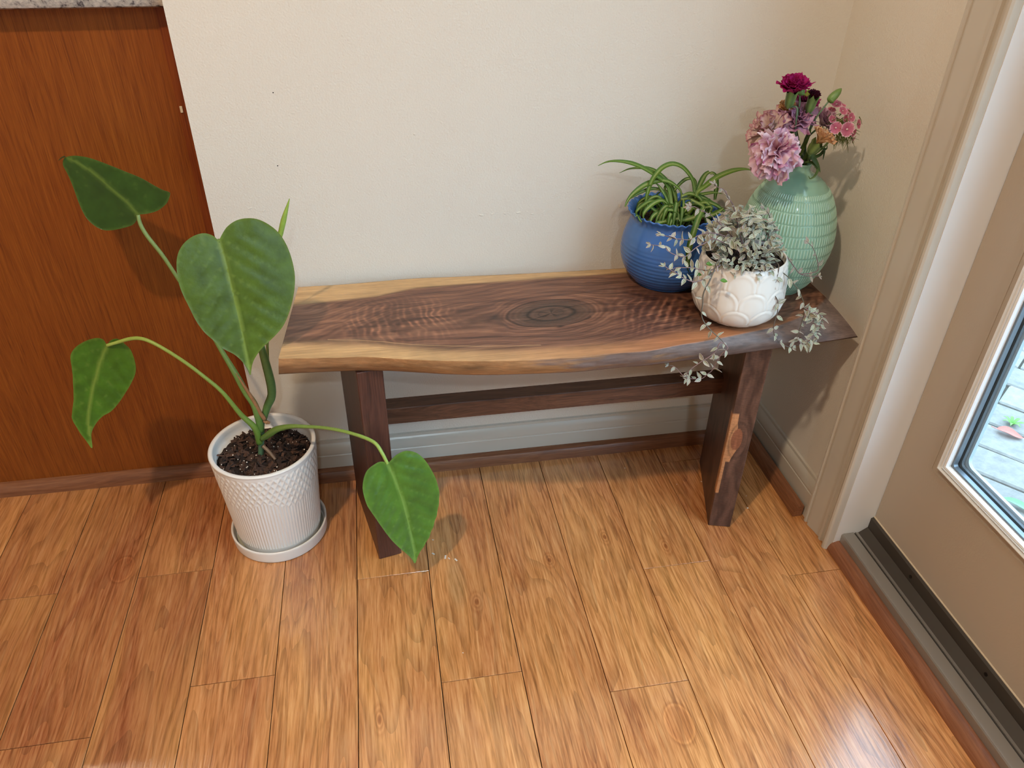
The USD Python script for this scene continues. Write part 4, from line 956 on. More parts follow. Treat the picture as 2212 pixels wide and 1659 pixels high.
spider_leaf(P3([(940, 640, Y), (1020, 560, Y - .01), (1030, 640, Y - .03), (1000, 740, Y - .04)]), .0050, .5, fresh=.6)
spider_leaf(P3([(860, 680, Y - .02), (830, 560, Y - .01), (790, 480, Y - .008), (720, 380, Y), (660, 360, Y + .004)]), .0060, .6, fresh=.5)
base2 = np.array([BC[0] + .004, Y - .012, BC[2] + .098])
for k in range(44):                                            # the dense middle of the tuft
    a = sg.uniform(0, 2 * np.pi); r0 = sg.uniform(0, .022)
    L = sg.uniform(.045, .095); e = sg.uniform(.55, 1.35)
    b = base2 + [r0 * math.cos(a), r0 * math.sin(a) * .8, -.002]
    d = np.array([math.cos(a), math.sin(a), 0])
    out = L * math.cos(e)
    pts = [b, b + d * out * .25 + [0, 0, L * .45], b + d * out * .6 + [0, 0, L * .62], b + d * out * 1.05 + [0, 0, L * .45], b + d * (out * 1.25 + .004) + [0, 0, L * sg.uniform(.0, .25)]]
    pts = np.array(pts)
    rr = np.hypot(pts[:, 0] - BC[0], pts[:, 1] - BC[1]); lim = .060
    for i in range(len(pts)):
        if rr[i] > lim and pts[i, 2] < BC[2] + .135:
            pts[i, :2] = BC[:2] + (pts[i, :2] - BC[:2]) * lim / rr[i]
    spider_leaf(pts, sg.uniform(.0050, .0080), sg.uniform(.3, .7), hint=(-d[0] * .2, -.5, .8), fresh=sg.uniform(.2, .9), n=26, taper=(.5, 1, .9, .15))
# ---------------------------------------------------------------- trailing plant with small variegated leaves
tg = np.random.default_rng(77)
leaf_queue = []
def small_leaf(p, d, n, L, tint):
    """A small pointed leaf at p along d with normal n; tint 0 green .. 1 pink."""
    d = unit(d); n = unit(n - d * (n @ d)); w = np.cross(d, n)
    u = np.array([0, .16, .40, .66, .88, 1.0]); prof = np.array([.05, .72, 1.0, .74, .30, .02])
    s = np.array([-1, -.55, 0, .55, 1.0])
    W = L * tg.uniform(.20, .27)
    curl = tg.uniform(-.1, .25)
    P = p + (u * L)[:, None, None] * d + (prof * W)[:, None, None] * s[None, :, None] * w + ((np.abs(s) * .35)[None, :] * (prof * W)[:, None] - (curl * L * u ** 2)[:, None])[..., None] * n
    V, F = sheet(P, .0005)
    gr, cr, pk = np.array(S(122, 140, 100)), np.array(S(238, 232, 214)), np.array(S(216, 178, 184))
    light = cr * (1 - tint) + pk * tint
    if tint < -.5: light = gr = np.array(S(104, 146, 58))
    a = np.abs(s)
    mixc = np.array([.95, .12, .62, .12, .95])
    jit = np.clip(mixc[None] + tg.normal(0, .13, (6, 5)), 0, 1)
    C = gr * (1 - jit[..., None]) + light * jit[..., None]
    C *= tg.uniform(.85, 1.1)
    leaf_queue.append((V, F, np.vstack([C.reshape(-1, 3)] * 2)))
def runner(pts, r=.0009, every=.0105, L=(.012, .017), tint=(.2, .8), first=.15, color=S(126, 100, 98), out=None, density=1.0, name='stem'):
    q = smooth_curve(pts, max(30, 8 * len(pts)))
    m = tube(q, np.linspace(r * 1.15, r * .6, len(q)), 6)
    part(name, m, 'stem_green', plant3, smooth=True, attrs={'tone': stem_c(m.vertices, color)})
    ln = np.r_[0, np.cumsum(np.linalg.norm(np.diff(q, axis=0), axis=1))]
    t = unit(np.gradient(q, axis=0))
    k, sd = ln[-1] * first, 1
    while k <= ln[-1] + 1e-6:
        i = min(np.searchsorted(ln, k), len(q) - 1)
        tip = k / ln[-1]
        for rep in range(2 if tg.random() < .35 * density else 1):
            up = np.array([0, -.55, .6])
            sidev = unit(np.cross(t[i], up)) * sd
            d = t[i] * tg.uniform(.1, .7) + sidev * tg.uniform(.6, 1) + tg.normal(0, .35, 3)
            small_leaf(q[i], d, up + tg.normal(0, .45, 3), tg.uniform(*L) * (1 - .25 * tip), tg.uniform(*tint))
            sd = -sd
        k += every * tg.uniform(.75, 1.3)
    for e in (-1, 1, 0):                                        # the tuft at the tip
        small_leaf(q[-1], t[-1] + e * unit(np.cross(t[-1], [0, -.5, .6])) * .8 + tg.normal(0, .2, 3), np.array([0, -.5, .7]) + tg.normal(0, .3, 3), tg.uniform(.007, .010), tg.uniform(*tint))
ca = lambda q: [at(1390 + .1326 * a, 480 + .1326 * b, y=y) for a, b, y in q]
px = lambda q: [at(u, v, y=y) for u, v, y in q]
runner(ca([(1500, 430, 1.00), (1300, 330, .99), (1130, 270, .985), (1000, 340, .98), (880, 400, .975), (790, 470, .97), (690, 555, .968), (560, 545, .968), (430, 490, .97), (350, 400, .975), (260, 380, .98), (120, 370, .985)]), every=.0098, tint=(.3, .9), first=.3)
runner(ca([(1480, 330, 1.01), (1300, 220, 1.0), (1180, 185, .995), (1050, 175, .99), (900, 215, .985), (760, 285, .982), (600, 275, .982), (520, 270, .984), (430, 245, .988), (290, 200, .995)]), every=.0085, tint=(.2, .9), first=.3)
runner(ca([(1250, 700, .965), (1100, 780, .955), (950, 780, .95), (800, 740, .945), (680, 740, .945), (560, 735, .948), (500, 760, .95), (485, 800, .952)]), every=.0100, tint=(.0, .5))
runner(ca([(1170, 785, .953), (1010, 905, .948), (880, 965, .945), (790, 965, .943), (640, 905, .944), (560, 850, .945), (480, 800, .948), (390, 750, .952), (350, 715, .955)]), every=.0095, tint=(.0, .5))
runner(ca([(1300, 560, .975), (1210, 640, .958), (1170, 720, .948), (1130, 830, .944), (1060, 990, .939), (1000, 1100, .936), (970, 1200, .935), (960, 1350, .935), (945, 1490, .934)]) + px([(1520, 694, .932), (1536, 714, .929), (1558, 734, .927), (1563, 741, .926)]), r=.0012, every=.018, tint=(.2, .7), color=S(96, 90, 78), first=.05)
runner(px([(1563, 741, .926), (1555, 741, .926), (1547, 757, .924), (1536, 768, .924), (1508, 786, .925), (1486, 804, .926), (1484, 818, .927)]), every=.014, tint=(.1, .6), r=.0008)
runner(px([(1563, 741, .926), (1572, 752, .922), (1558, 766, .922), (1549, 779, .923), (1538, 800, .924), (1529, 807, .925), (1515, 818, .926), (1488, 818, .927)]), every=.012, tint=(.3, .8), r=.0008)
runner(px([(1484, 818, .927), (1472, 808, .935), (1458, 793, .945), (1444, 788, .95)]), every=.016, tint=(.3, .8), r=.0007)
runner(px([(1640, 560, .985), (1664, 572, .972), (1685, 585, .965), (1703, 599, .960), (1716, 615, .956), (1725, 626, .953), (1732, 642, .951), (1737, 658, .950), (1737, 676, .949), (1730, 703, .947), (1722, 728, .946)]), every=.013, tint=(.1, .7), color=S(92, 88, 70))
runner(px([(1737, 665, .950), (1748, 672, .946), (1756, 690, .943), (1760, 712, .941), (1752, 730, .940), (1740, 745, .940)]), every=.0055, tint=(.0, .55), first=0, density=1.6, r=.0007)
runner(px([(1734, 690, .947), (1745, 680, .945), (1760, 676, .943), (1774, 684, .942), (1772, 700, .941), (1765, 725, .941)]), every=.0055, tint=(.0, .55), first=0, density=1.6, r=.0007)
runner(px([(1722, 728, .946), (1730, 742, .943), (1745, 748, .941), (1757, 742, .941)]), every=.006, tint=(.0, .5), density=1.5, r=.0007)
runner(px([(1670, 560, .985), (1682, 574, .962), (1678, 599, .955), (1671, 630, .952), (1680, 651, .950), (1679, 676, .948), (1671, 707, .945), (1676, 730, .943), (1694, 746, .941), (1712, 751, .940)]), every=.017, tint=(.0, .6), color=S(92, 80, 70))
runner(px([(1640, 520, 1.02), (1666, 525, 1.02), (1692, 545, 1.015), (1706, 563, 1.01), (1718, 580, 1.006), (1729, 592, 1.003), (1752, 597, 1.0), (1768, 596, 1.0)]), every=.016, tint=(.4, 1.), color=S(118, 92, 92))
runner(px([(1729, 592, 1.003), (1752, 590, 1.0), (1767, 582, .998), (1764, 557, .998), (1755, 534, .999), (1745, 524, 1.0)]), every=.017, tint=(.5, 1.), color=S(118, 92, 92), r=.0007, first=.4)
runner(px([(1595, 525, 1.02), (1572, 502, 1.012), (1552, 480, 1.006), (1534, 464, 1.002), (1516, 455, 1.0), (1501, 447, .998), (1489, 446, .998)]), every=.012, tint=(.5, 1.), color=S(118, 92, 92))
runner(px([(1605, 530, 1.02), (1595, 493, 1.022), (1590, 466, 1.024), (1583, 442, 1.026), (1574, 428, 1.027), (1565, 411, 1.029), (1550, 404, 1.03), (1543, 397, 1.032)]), every=.010, tint=(.6, 1.), color=S(118, 92, 92), first=.3)
runner(px([(1650, 540, 1.02), (1662, 500, 1.02), (1665, 480, 1.02), (1660, 462, 1.02), (1650, 450, 1.02)]), every=.009, tint=(.3, 1.), color=S(110, 96, 84))
for k in range(16):                                             # short shoots inside the mound
    a = tg.uniform(0, 6.283)
    b = WC + [.036 * math.cos(a), .036 * math.sin(a) - .004, .098]
    e = b + [.020 * math.cos(a) - .006, .018 * math.sin(a), tg.uniform(.012, .052)]
    runner([b, (b + e) / 2 + [0, 0, .008], e], r=.0008, every=.006, tint=(0, .5), color=S(120, 112, 88), first=.2)
cen = WC + np.array([-.006, .004, .100])
for k in range(330):                                            # the mound of leaves above the pot
    a = tg.uniform(0, 2 * np.pi); rr_ = math.sqrt(tg.random()); hz = math.sqrt(max(0, 1 - rr_ ** 2))
    p = cen + np.array([.058 * rr_ * math.cos(a) - .004, .050 * rr_ * math.sin(a), .012 + .072 * hz * tg.uniform(.45, 1.0)])
    if p[1] < 1.012 and p[0] > .562 and p[2] < ZT + .130: continue   # the soil shows at the front right
    up = unit(p - cen + [0, -.02, .03])
    d = np.cross(up, unit(tg.normal(0, 1, 3))) + up * .3
    tt_ = tg.random()
    small_leaf(p, d, up + tg.normal(0, .3, 3), tg.uniform(.011, .0165), tg.uniform(.55, 1.0) if tt_ < .16 else tg.uniform(0, .35))
for (u, v, y) in ((1556, 606, .944), (1500, 592, .955), (1525, 570, .962)):
    small_leaf(at(u, v, y=y), np.array([1, 0, -.1]), np.array([0, -.6, .7]), .013, -1)
for k in range(46):                                             # leaves lying over the front left of the rim
    a = tg.uniform(-2.9, -1.35)
    p = WC + np.array([.060 * math.cos(a), .060 * math.sin(a), tg.uniform(.104, .122)])
    small_leaf(p, np.array([math.cos(a), math.sin(a), tg.normal(-.1, .4)]) + tg.normal(0, .5, 3), np.array([0, -.5, .8]) + tg.normal(0, .35, 3), tg.uniform(.011, .016), tg.uniform(0, .6))
score = [np.linalg.norm(V.mean(0) - CAM) for V, F, c in leaf_queue]
order = np.argsort(score)
for i in order[:300]:
    V, F, c = leaf_queue[i]
    part('leaf', (V, F), 'leaf_soft', plant3, smooth=True, attrs={'tone': c})
rest = [leaf_queue[i] for i in order[300:]]
if rest:
    off, vs_, fs_, cs_ = 0, [], [], []
    for V, F, c in rest:
        vs_.append(V); fs_.append(F + off); cs_.append(c); off += len(V)
    part('leaf_mass', (np.vstack(vs_), np.vstack(fs_)), 'leaf_soft', plant3, smooth=True, attrs={'tone': np.vstack(cs_)}, kind='stuff')
# ---------------------------------------------------------------- flowers in the vase
fg = np.random.default_rng(5)
NECK = np.array([VC[0], VC[1], VC[2] + .215])
def frame_of(axis):
    a = unit(axis); b = unit(np.cross(a, [.31, .77, .55])); return a, b, np.cross(a, b)
def petal(base, axis, az, incl, L, W, ruffle, teeth, c_in, c_out, c_streak, streak=.5, curve=.5, nu=9, nv=21, tipcol=None, reflex=0.0, droop=0.0):
    """A fan-shaped petal rising from base, leaning incl away from the flower's axis, its outer edge frilled."""
    a, b, c = frame_of(axis)
    r = b * math.cos(az) + c * math.sin(az); s = np.cross(a, r)
    u = np.linspace(0.02, 1, nu); t = np.linspace(-1, 1, nv)
    ang = incl * (1 - curve) + incl * 2 * curve * u + reflex * u ** 3          # the lean grows outwards
    du = np.diff(u, prepend=0)
    ra = np.cumsum(np.sin(ang) * du) * L; ha = np.cumsum(np.cos(ang) * du) * L
    wid = W * (.16 + .84 * u ** .8)
    ph = fg.uniform(0, 6.28)
    edge = .03 * np.cos(t * teeth * 3.1 + ph) + .035 * fg.normal(0, 1, nv) - .05 * t ** 2 - .10 * np.abs(t) ** 5
    P = np.zeros((nu, nv, 3))
    nrm = -r[None] * np.cos(ang)[:, None] + a[None] * np.sin(ang)[:, None]
    outw = r[None] * np.sin(ang)[:, None] + a[None] * np.cos(ang)[:, None]
    ru = ruffle * L * (u ** 2.2)[:, None] * (np.sin(t * 4.6 + ph)[None] + .42 * np.sin(t * 10.3 + 2 * ph)[None] + .10 * fg.normal(0, 1, nv)[None])
    cup = .18 * W * (t ** 2)[None] * u[:, None]
    P = base + ra[:, None, None] * r + ha[:, None, None] * a + wid[:, None, None] * t[None, :, None] * s + (ru + cup)[..., None] * nrm[:, None] + (edge[None] * L * (u ** 4)[:, None])[..., None] * outw[:, None]
    if droop: P[..., 2] -= droop * L * (u ** 2)[:, None]
    V, F = sheet(P, .0004)
    st = np.clip(fg.random(nv) * 1.6 - .5, 0, 1)
    st = np.convolve(np.pad(st, 1, 'edge'), [.25, .5, .25], 'valid')
    mixu = u[:, None] ** 1.2
    C = np.array(c_in) * (1 - mixu[..., None]) + np.array(c_out) * mixu[..., None]
    k = (streak * st[None] * np.clip(.25 + u[:, None], 0, 1) * (.6 + .8 * fg.random((nu, nv))))[..., None]
    k = np.clip(k, 0, 1)
    C = C * (1 - k) + np.array(c_streak) * k
    if tipcol is not None:
        e = np.clip((u - .86) / .14, 0, 1)[:, None, None]; C = C * (1 - .8 * e) + np.array(tipcol) * .8 * e
    return V, F, np.vstack([np.clip(C, .003, 1).reshape(-1, 3)] * 2)
def add_petal(th, *a, **k):
    V, F, C = petal(*a, **k)
    part('petal', (V, F), 'petal_soft', th, smooth=True, attrs={'tone': C})
def stem_to_neck(th, pts, r=.0016, color=S(84, 108, 70), off=(0, 0), name='stem'):
    q = smooth_curve(list(pts) + [NECK + [off[0], off[1], 0], NECK + [off[0] * .9, off[1] * .9, -.03]], 40)
    m = tube(q, r, 8)
    part(name, m, 'stem_green', th, smooth=True, attrs={'tone': stem_c(m.vertices, color)})
def calyx(th, base, axis, L, R, color=S(104, 128, 70), teeth=5):
    a, b, c = frame_of(axis)
    nu, nt = 9, teeth * 6
    u = np.linspace(0, 1, nu); T = np.arange(nt) * 2 * np.pi / nt
    prof = R * np.array([.35, .62, .80, .90, .95, .98, 1.0, 1.06, 1.2])
    zz = u[:, None] * L * (.82 + 0 * T[None]); zz[-3:] += np.array([.0, .08, .26])[:, None] * L * (np.abs(((T / (2 * np.pi) * teeth) % 1) - .5) * 2)[None] ** 1.5
    P = base + zz.T[..., None] * a + prof[None, :, None] * (np.cos(T)[:, None, None] * b + np.sin(T)[:, None, None] * c)
    v = np.vstack([P.reshape(-1, 3), [base]]); f = grid_faces(nt, nu, True)
    i = np.arange(nt)
    f = np.vstack([f[:, [0, 1, 2]], f[:, [0, 2, 3]], np.c_[np.full(nt, len(v) - 1), i * nu, ((i + 1) % nt) * nu]])
    col = stem_c(v, color); ridge = np.r_[np.repeat(.85 + .25 * np.cos(T * teeth), nu), 1][:, None]
    part('calyx', (v, f), 'stem_green', th, smooth=True, attrs={'tone': col * ridge})
def bloom(label, center, axis, R, n, c_in, c_out, c_streak, streak=.5, incl=(.15, 1.75), Wf=.62, ruffle=.10, name='carnation', group=None, tip=None, Lf=(.75, 1.0), curve=.45, drop=.35, jit=.25, drp=0.0):
    th = thing(name, label, 'flower', loc=center, group=group)
    a = unit(axis); base = np.asarray(center) - a * R * drop
    for k in range(n):
        f = (k + .5) / n
        inc = incl[0] + (incl[1] - incl[0]) * f ** .8 + fg.normal(0, .08)
        L = R * (Lf[0] + (Lf[1] - Lf[0]) * f) * fg.uniform(.9, 1.08)
        add_petal(th, base + a * R * .10 * (1 - f), a, k * 2.39996 + fg.normal(0, jit), inc * .8, L * 1.12, R * Wf * (.55 + .45 * f) * fg.uniform(.85, 1.1), ruffle, fg.uniform(3, 5), c_in, c_out, c_streak, streak=streak, curve=curve, tipcol=tip, droop=drp * f)
    return th, base, a
pale, pink, mag = S(226, 196, 200), S(216, 150, 176), S(166, 44, 104)
# the largest, streaked pink and white, nodding to the front
c1 = at(1680, 322, y=1.050)
th, base, a = bloom('largest carnation, frilly and streaked pink and white, nodding in front of the vase', c1, (-.28, -.80, .38), .0345, 25, S(214, 150, 170), S(248, 228, 232), S(184, 58, 124), streak=.85, incl=(.12, 2.0), tip=None, Wf=.80, ruffle=.13, drp=.30)
calyx(th, base - a * .022, a, .024, .0085)
stem_to_neck(th, [base - a * .022, base - a * .03 + [.006, .004, -.006]], off=(-.006, -.006))
# pale one behind it to the left
c2 = at(1662, 276, y=1.105)
th, base, a = bloom('pale cream pink carnation leaning left behind the largest one', c2, (-.60, -.10, .62), .033, 18, S(226, 204, 188), S(236, 212, 204), S(196, 140, 150), streak=.35, incl=(.2, 1.75), Wf=.85, ruffle=.12, tip=S(178, 88, 116))
calyx(th, base - a * .022, a, .024, .008)
stem_to_neck(th, [base - a * .022, base - a * .035 + [.004, 0, -.004]], off=(-.007, .003))
# purple pink one in the middle
c3_ = at(1726, 252, y=1.100)
th, base, a = bloom('purple and pale pink streaked carnation in the middle of the bouquet', c3_, (.05, -.45, .85), .029, 22, S(226, 192, 208), S(222, 176, 200), S(150, 44, 100), streak=.7, incl=(.1, 1.75), Wf=.85, ruffle=.15)
calyx(th, base - a * .022, a, .024, .008)
stem_to_neck(th, [base - a * .022, base - a * .035], off=(.001, .004))
c3b = at(1738, 222, y=1.130)
th, base, a = bloom('deep magenta purple carnation half hidden behind the dark bud stem', c3b, (.0, -.30, .92), .024, 22, S(150, 40, 96), S(176, 52, 116), S(110, 24, 72), streak=.5, incl=(.1, 1.3), ruffle=.10)
stem_to_neck(th, [base, base - a * .03], off=(.002, .008))
c3c = at(1782, 262, y=1.120)
th, base, a = bloom('pale mauve carnation with smooth open petals right of the middle', c3c, (.35, -.35, .75), .026, 16, S(222, 200, 214), S(214, 176, 200), S(178, 90, 136), streak=.3, incl=(.2, 1.5), ruffle=.07)
stem_to_neck(th, [base, base - a * .03 + [-.003, 0, -.004]], off=(.006, .005))
# small upright ones on long stems
def spray(label, center, axis, R, n, cols, calL, calR, path, off, incl=(.05, .85), Wf=.5):
    th, base, a = bloom(label, center, axis, R, n, *cols, streak=.35, incl=incl, Wf=Wf, ruffle=.10, drop=.75, Lf=(.85, 1.0), curve=.35)
    calyx(th, base - a * calL * .72, a, calL, calR, S(106, 134, 72))
    stem_to_neck(th, [base - a * calL * .70] + [at(u, v, y=y) for u, v, y in path], r=.0014, color=S(88, 112, 88), off=off)
    return th
spray('bright magenta carnation, topmost of the bouquet, on a long stem', at(1718, 176, y=1.080), (-.04, -.18, .95), .0250, 30, (S(150, 24, 90), S(190, 34, 112), S(126, 12, 74)), .030, .0078, [(1721, 232, 1.078), (1720, 262, 1.078), (1719, 292, 1.085)], (-.002, -.006), incl=(.05, 1.15), Wf=.75)
spray('dark maroon half opened carnation bud on a long stem', at(1760, 203, y=1.085), (.04, -.15, .95), .0130, 18, (S(62, 14, 34), S(78, 16, 44), S(44, 8, 26)), .029, .0072, [(1756, 250, 1.083), (1752, 272, 1.083), (1741, 305, 1.09)], (.003, -.005), incl=(.03, .75), Wf=.6)
def bud(label, p0, p1, R, path, off, y):
    th = thing('flower_bud', label, 'flower bud', loc=p0)
    q = np.linspace(0, 1, 16)[:, None] * (np.asarray(p1) - p0) + p0
    m = tube(q, R * np.interp(np.linspace(0, 1, 16), [0, .08, .25, .5, .75, .92, 1], [.3, .8, 1, .98, .75, .4, .1]), 12)
    c = stem_c(m.vertices, S(110, 140, 70)); k = np.r_[np.repeat(np.linspace(0, 1, 16), 12), 0, 1][:, None]
    part('bud', m, 'stem_green', th, smooth=True, attrs={'tone': c * (1 - .25 * k ** 3)})
    stem_to_neck(th, [p0] + [at(u, v, y=yy) for u, v, yy in path], r=.0013, color=S(92, 118, 82), off=off)
    sp = tube(np.linspace(0, 1, 8)[:, None] * (np.asarray(p1) - p0) * .38 + p0 + np.array([.0008, -.0012, 0]), R * np.interp(np.linspace(0, 1, 8), [0, .3, 1], [.5, .95, .45]), 9)
    part('sepal', sp, 'stem_green', th, smooth=True, attrs={'tone': stem_c(sp.vertices, S(96, 128, 60))})
bud('closed green flower bud leaning out to the right', at(1789, 220, y=1.085), at(1818, 191, y=1.085), .0062, [(1775, 238, 1.085), (1762, 256, 1.086), (1753, 275, 1.088), (1737, 308, 1.092)], (.005, -.003), 1.085)
bud('closed green flower bud close behind the magenta carnation', at(1728, 206, y=1.095), at(1733, 179, y=1.098), .0062, [(1727, 226, 1.094), (1724, 246, 1.092), (1720, 275, 1.090)], (0, -.003), 1.095)
# peach roses
pe_in, pe_out, pe_st = S(230, 180, 116), S(242, 212, 164), S(200, 124, 74)
th, base, a = bloom('wilting peach rose low on the right side of the bouquet', at(1777, 296, y=1.055), (.35, -.25, .85), .0225, 20, pe_in, pe_out, pe_st, streak=.25, incl=(.1, .95), Wf=.62, ruffle=.06, name='rose', tip=S(222, 156, 110), drop=.55)
calyx(th, base - a * .018, a, .022, .0085, S(104, 120, 58))
stem_to_neck(th, [base - a * .017, at(1748, 338, y=1.085)], r=.0026, off=(.004, -.006), color=S(92, 110, 58))
th, base, a = bloom('shrivelled brownish peach rose at the upper left of the bouquet', at(1701, 234, y=1.110), (-.2, -.25, .9), .0175, 14, S(214, 160, 100), S(228, 190, 136), S(170, 104, 60), streak=.4, incl=(.1, .85), Wf=.75, ruffle=.07, name='rose', tip=S(196, 134, 88), drop=.5)
stem_to_neck(th, [base, base - a * .02], off=(-.004, .004))
# sweet william: a head of small five-petalled flowers with bristly green bracts
sw = thing('sweet_william', 'cluster of small pink white-edged flowers with bristly green bracts on the right', 'flower', loc=at(1815, 270, y=1.080))
hc = at(1812, 268, y=1.085)
spots = [(1805, 276, 1.060, 10), (1829, 279, 1.055, 12), (1853, 268, 1.075, 8), (1838, 254, 1.075, 8), (1820, 240, 1.085, 8), (1806, 226, 1.095, 9), (1797, 258, 1.090, 7), (1843, 287, 1.075, 7), (1826, 258, 1.080, 7), (1817, 228, 1.095, 8), (1832, 243, 1.090, 7), (1843, 300, 1.08, 6), (1796, 238, 1.100, 7)]
for i, (u, v, y, r_) in enumerate(spots):
    p = at(u, v, y=y); R = r_ / 1656.0 * 1.27 * 1.25
    ax = unit(p - hc + np.array([.004, -.03, .012]) + fg.normal(0, .004, 3))
    for k in range(5):
        V, F, C = petal(p - ax * R * .1, ax, k * 2 * np.pi / 5 + i, 1.25, R, R * .52, .03, 2, S(196, 96, 122), S(222, 138, 160), S(206, 110, 136), streak=.3, curve=.1, nu=6, nv=9, tipcol=S(250, 226, 228))
        part('petal', (V, F), 'petal_soft', sw, smooth=True, attrs={'tone': C})
    m = trimesh.creation.icosphere(1, R * .14); m.apply_translation(p + ax * R * .08)
    part('flower_eye', m, 'petal_soft', sw, smooth=True, attrs={'tone': np.tile(S(236, 214, 206), (len(m.vertices), 1))})
br = []
for k in range(150):
    t0 = fg.random()
    b0 = hc + fg.normal(0, .009, 3) + [.004, .004, -.004]
    d = unit(np.array([fg.normal(.2, .6), fg.normal(-.1, .5), fg.normal(-.25, .6)]))
    L = fg.uniform(.008, .022)
    br.append(tube(smooth_curve([b0, b0 + d * L * .5 + [0, 0, -.001], b0 + d * L + [0, 0, -.004]], 5), np.linspace(.0007, .0002, 5), 4))
for k in range(36):                                              # the long bristles hanging below
    b0 = at(fg.uniform(1806, 1842), fg.uniform(285, 296), y=1.078)
    e = b0 + [fg.normal(.002, .006), fg.normal(0, .003), -fg.uniform(.010, .022)]
    br.append(tube(smooth_curve([b0, (b0 + e) / 2 + [.001, 0, 0], e], 5), np.linspace(.0006, .0002, 5), 4))
bm = cat(br)
part('bract_bristles', bm, 'stem_green', sw, smooth=True, attrs={'tone': stem_c(bm.vertices, S(104, 112, 48))}, kind='stuff')
core = trimesh.creation.icosphere(2, .011); core.apply_scale([1, .8, .9]); core.apply_translation(hc + [.002, .006, -.004])
part('flower_head', core, 'stem_green', sw, smooth=True, attrs={'tone': stem_c(core.vertices, S(88, 96, 44))})
stem_to_neck(sw, [hc + [0, .004, -.006], at(1785, 312, y=1.095)], r=.0018, off=(.007, .0), color=S(84, 104, 54))
# narrow leaves drooping over the neck, and the foliage between the flowers
lv = thing('flower_foliage', 'narrow dark green leaves drooping over the right of the vase neck', 'leaves', loc=NECK)
def strap(pts, w, col=S(74, 98, 46), hint=(0, -.8, .5)):
    P, s = ribbon([at(u, v, y=y) for u, v, y in pts], w, n=24, hint=hint, nv=5, fold=.2, taper=(.4, 1, 1, .7, .1))
    V, F = sheet(P, .0005)
    part('leaf', (V, F), 'leaf_soft', lv, smooth=True, attrs={'tone': stem_c(V, col)})
strap([(1740, 345, 1.100), (1752, 335, 1.085), (1760, 345, 1.078), (1768, 360, 1.074), (1772, 372, 1.073)], .0085)
strap([(1738, 340, 1.100), (1752, 322, 1.085), (1757, 340, 1.080), (1761, 362, 1.078)], .0075)
strap([(1745, 340, 1.110), (1765, 318, 1.100), (1784, 322, 1.095), (1787, 312, 1.094)], .0055, S(60, 84, 44))
strap([(1745, 345, 1.110), (1770, 335, 1.098), (1780, 325, 1.094), (1778, 345, 1.092)], .0050, S(60, 84, 44))
strap([(1738, 350, 1.095), (1755, 352, 1.080), (1766, 365, 1.074), (1760, 380, 1.074), (1750, 386, 1.074), (1747, 380, 1.075)], .0050, S(92, 116, 60))
strap([(1722, 345, 1.100), (1738, 310, 1.090), (1748, 290, 1.080), (1752, 276, 1.078)], .0080, S(92, 116, 56))
strap([(1728, 350, 1.100), (1722, 330, 1.090), (1718, 312, 1.085), (1721, 298, 1.082)], .0070, S(70, 92, 48))
strap([(1732, 350, 1.100), (1745, 330, 1.085), (1752, 312, 1.078), (1768, 305, 1.075)], .0090, S(96, 116, 54))
strap([(1735, 350, 1.105), (1740, 335, 1.098), (1750, 348, 1.09), (1754, 354, 1.088)], .0035, S(58, 76, 44))
strap([(1740, 215, 1.125), (1742, 208, 1.124), (1745, 200, 1.124), (1748, 192, 1.124)], .0080, S(150, 156, 60))
# ---------------------------------------------------------------- small things
dg = np.random.default_rng(12)
def fleck(x, y, w, l):
    m = bevel_box(w, l, .0004, .0001); m.apply_transform(trimesh.transformations.rotation_matrix(dg.random() * 3.1, [0, 0, 1])); m.apply_translation([x, y, .0003])
    return m
fl = [fleck(x, y, w, l) for x, y, w, l in [(.0368, .9902, .003, .006), (.0578, .9788, .003, .009), (.0641, .9744, .002, .005), (.0763, .9690, .003, .007), (.0390, 1.025, .002, .003), (.0653, .7702, .0015, .0018), (.455, 1.1656, .002, .002), (.5987, 1.1002, .002, .003), (.5456, 1.1001, .0015, .0015), (.6608, 1.0117, .003, .004), (.6726, 1.0449, .0015, .0015)]]
part('dust_fleck', cat(fl), 'perlite', floor, smooth=False, kind='stuff')
m = bevel_box(.004, .0016, .010, .0005); m.apply_translation([-.2932, YP - .0032, .7287])
part('veneer_chip', m, 'caulk', cab, smooth=False, label='pale chip in the panel edge')
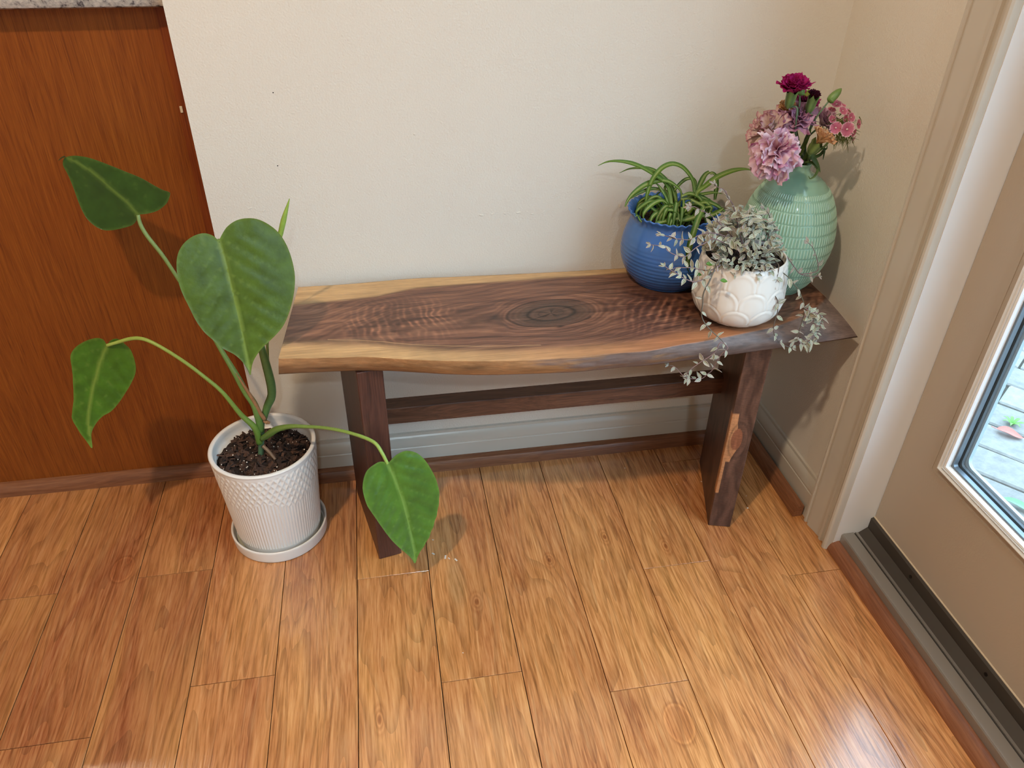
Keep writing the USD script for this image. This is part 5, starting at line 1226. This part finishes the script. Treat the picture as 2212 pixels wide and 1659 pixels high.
# on the patio: fallen leaves and a weed between the bricks
def lying_leaf(name, label, c, L, W, ang, col, fold=.15):
    a = np.array([math.cos(ang), math.sin(ang), 0]); b = np.array([-a[1], a[0], 0])
    u = np.linspace(0, 1, 11); s = np.linspace(-1, 1, 5)
    w = W * np.sin(np.pi * u ** .85) ** .8 * .5
    P = np.asarray(c) + ((u - .5) * L)[:, None, None] * a + (w[:, None] * s[None])[..., None] * b + (np.abs(s)[None] * w[:, None] * fold + .004 + .004 * np.sin(u * 5)[:, None])[..., None] * np.array([0, 0, 1.0])
    V, F = sheet(P, .0006)
    t = thing(name, label, 'leaf', loc=c)
    part('leaf_blade', (V, F), 'leaf_soft', t, smooth=True, attrs={'tone': stem_c(V, col)})
    q = np.array([np.asarray(c) - a * L * .5 + [0, 0, .004], np.asarray(c) - a * L * .68 + [0, 0, .006]])
    m = tube(np.linspace(q[0], q[1], 5), .0008, 5)
    part('leaf_stalk', m, 'leaf_soft', t, smooth=True, attrs={'tone': stem_c(m.vertices, col)})
lying_leaf('fallen_leaf', 'pinkish brown fallen leaf on the paver patio', (1.462, 1.241, -.092), .062, .030, -.75, S(196, 110, 96))
lying_leaf('fallen_leaf', 'green fallen leaf on the patio, low at the edge of the glass', (1.305, 1.008, -.092), .075, .022, -.9, S(110, 150, 110))
weed = thing('weed', 'small green weed sprouting between the patio pavers', 'weed', loc=(1.500, 1.280, -.1))
for k in range(7):
    a = k * .9 + .2
    d = np.array([math.cos(a), math.sin(a), 0]); L = .022 + .008 * dg.random()
    pts = np.array([[1.500, 1.280, -.1], [1.500, 1.280, -.09], [1.5, 1.28, -.084], [1.5, 1.28, -.086]]) + d * np.array([0, .3, .7, 1.0])[:, None] * L
    P, s_ = ribbon(pts, .008, n=10, hint=(0, 0, 1), nv=5, fold=.2, taper=(.3, .8, 1, .1))
    V, F = sheet(P, .0005)
    part('leaf', (V, F), 'leaf_soft', weed, smooth=True, attrs={'tone': stem_c(V, S(120, 170, 90))})
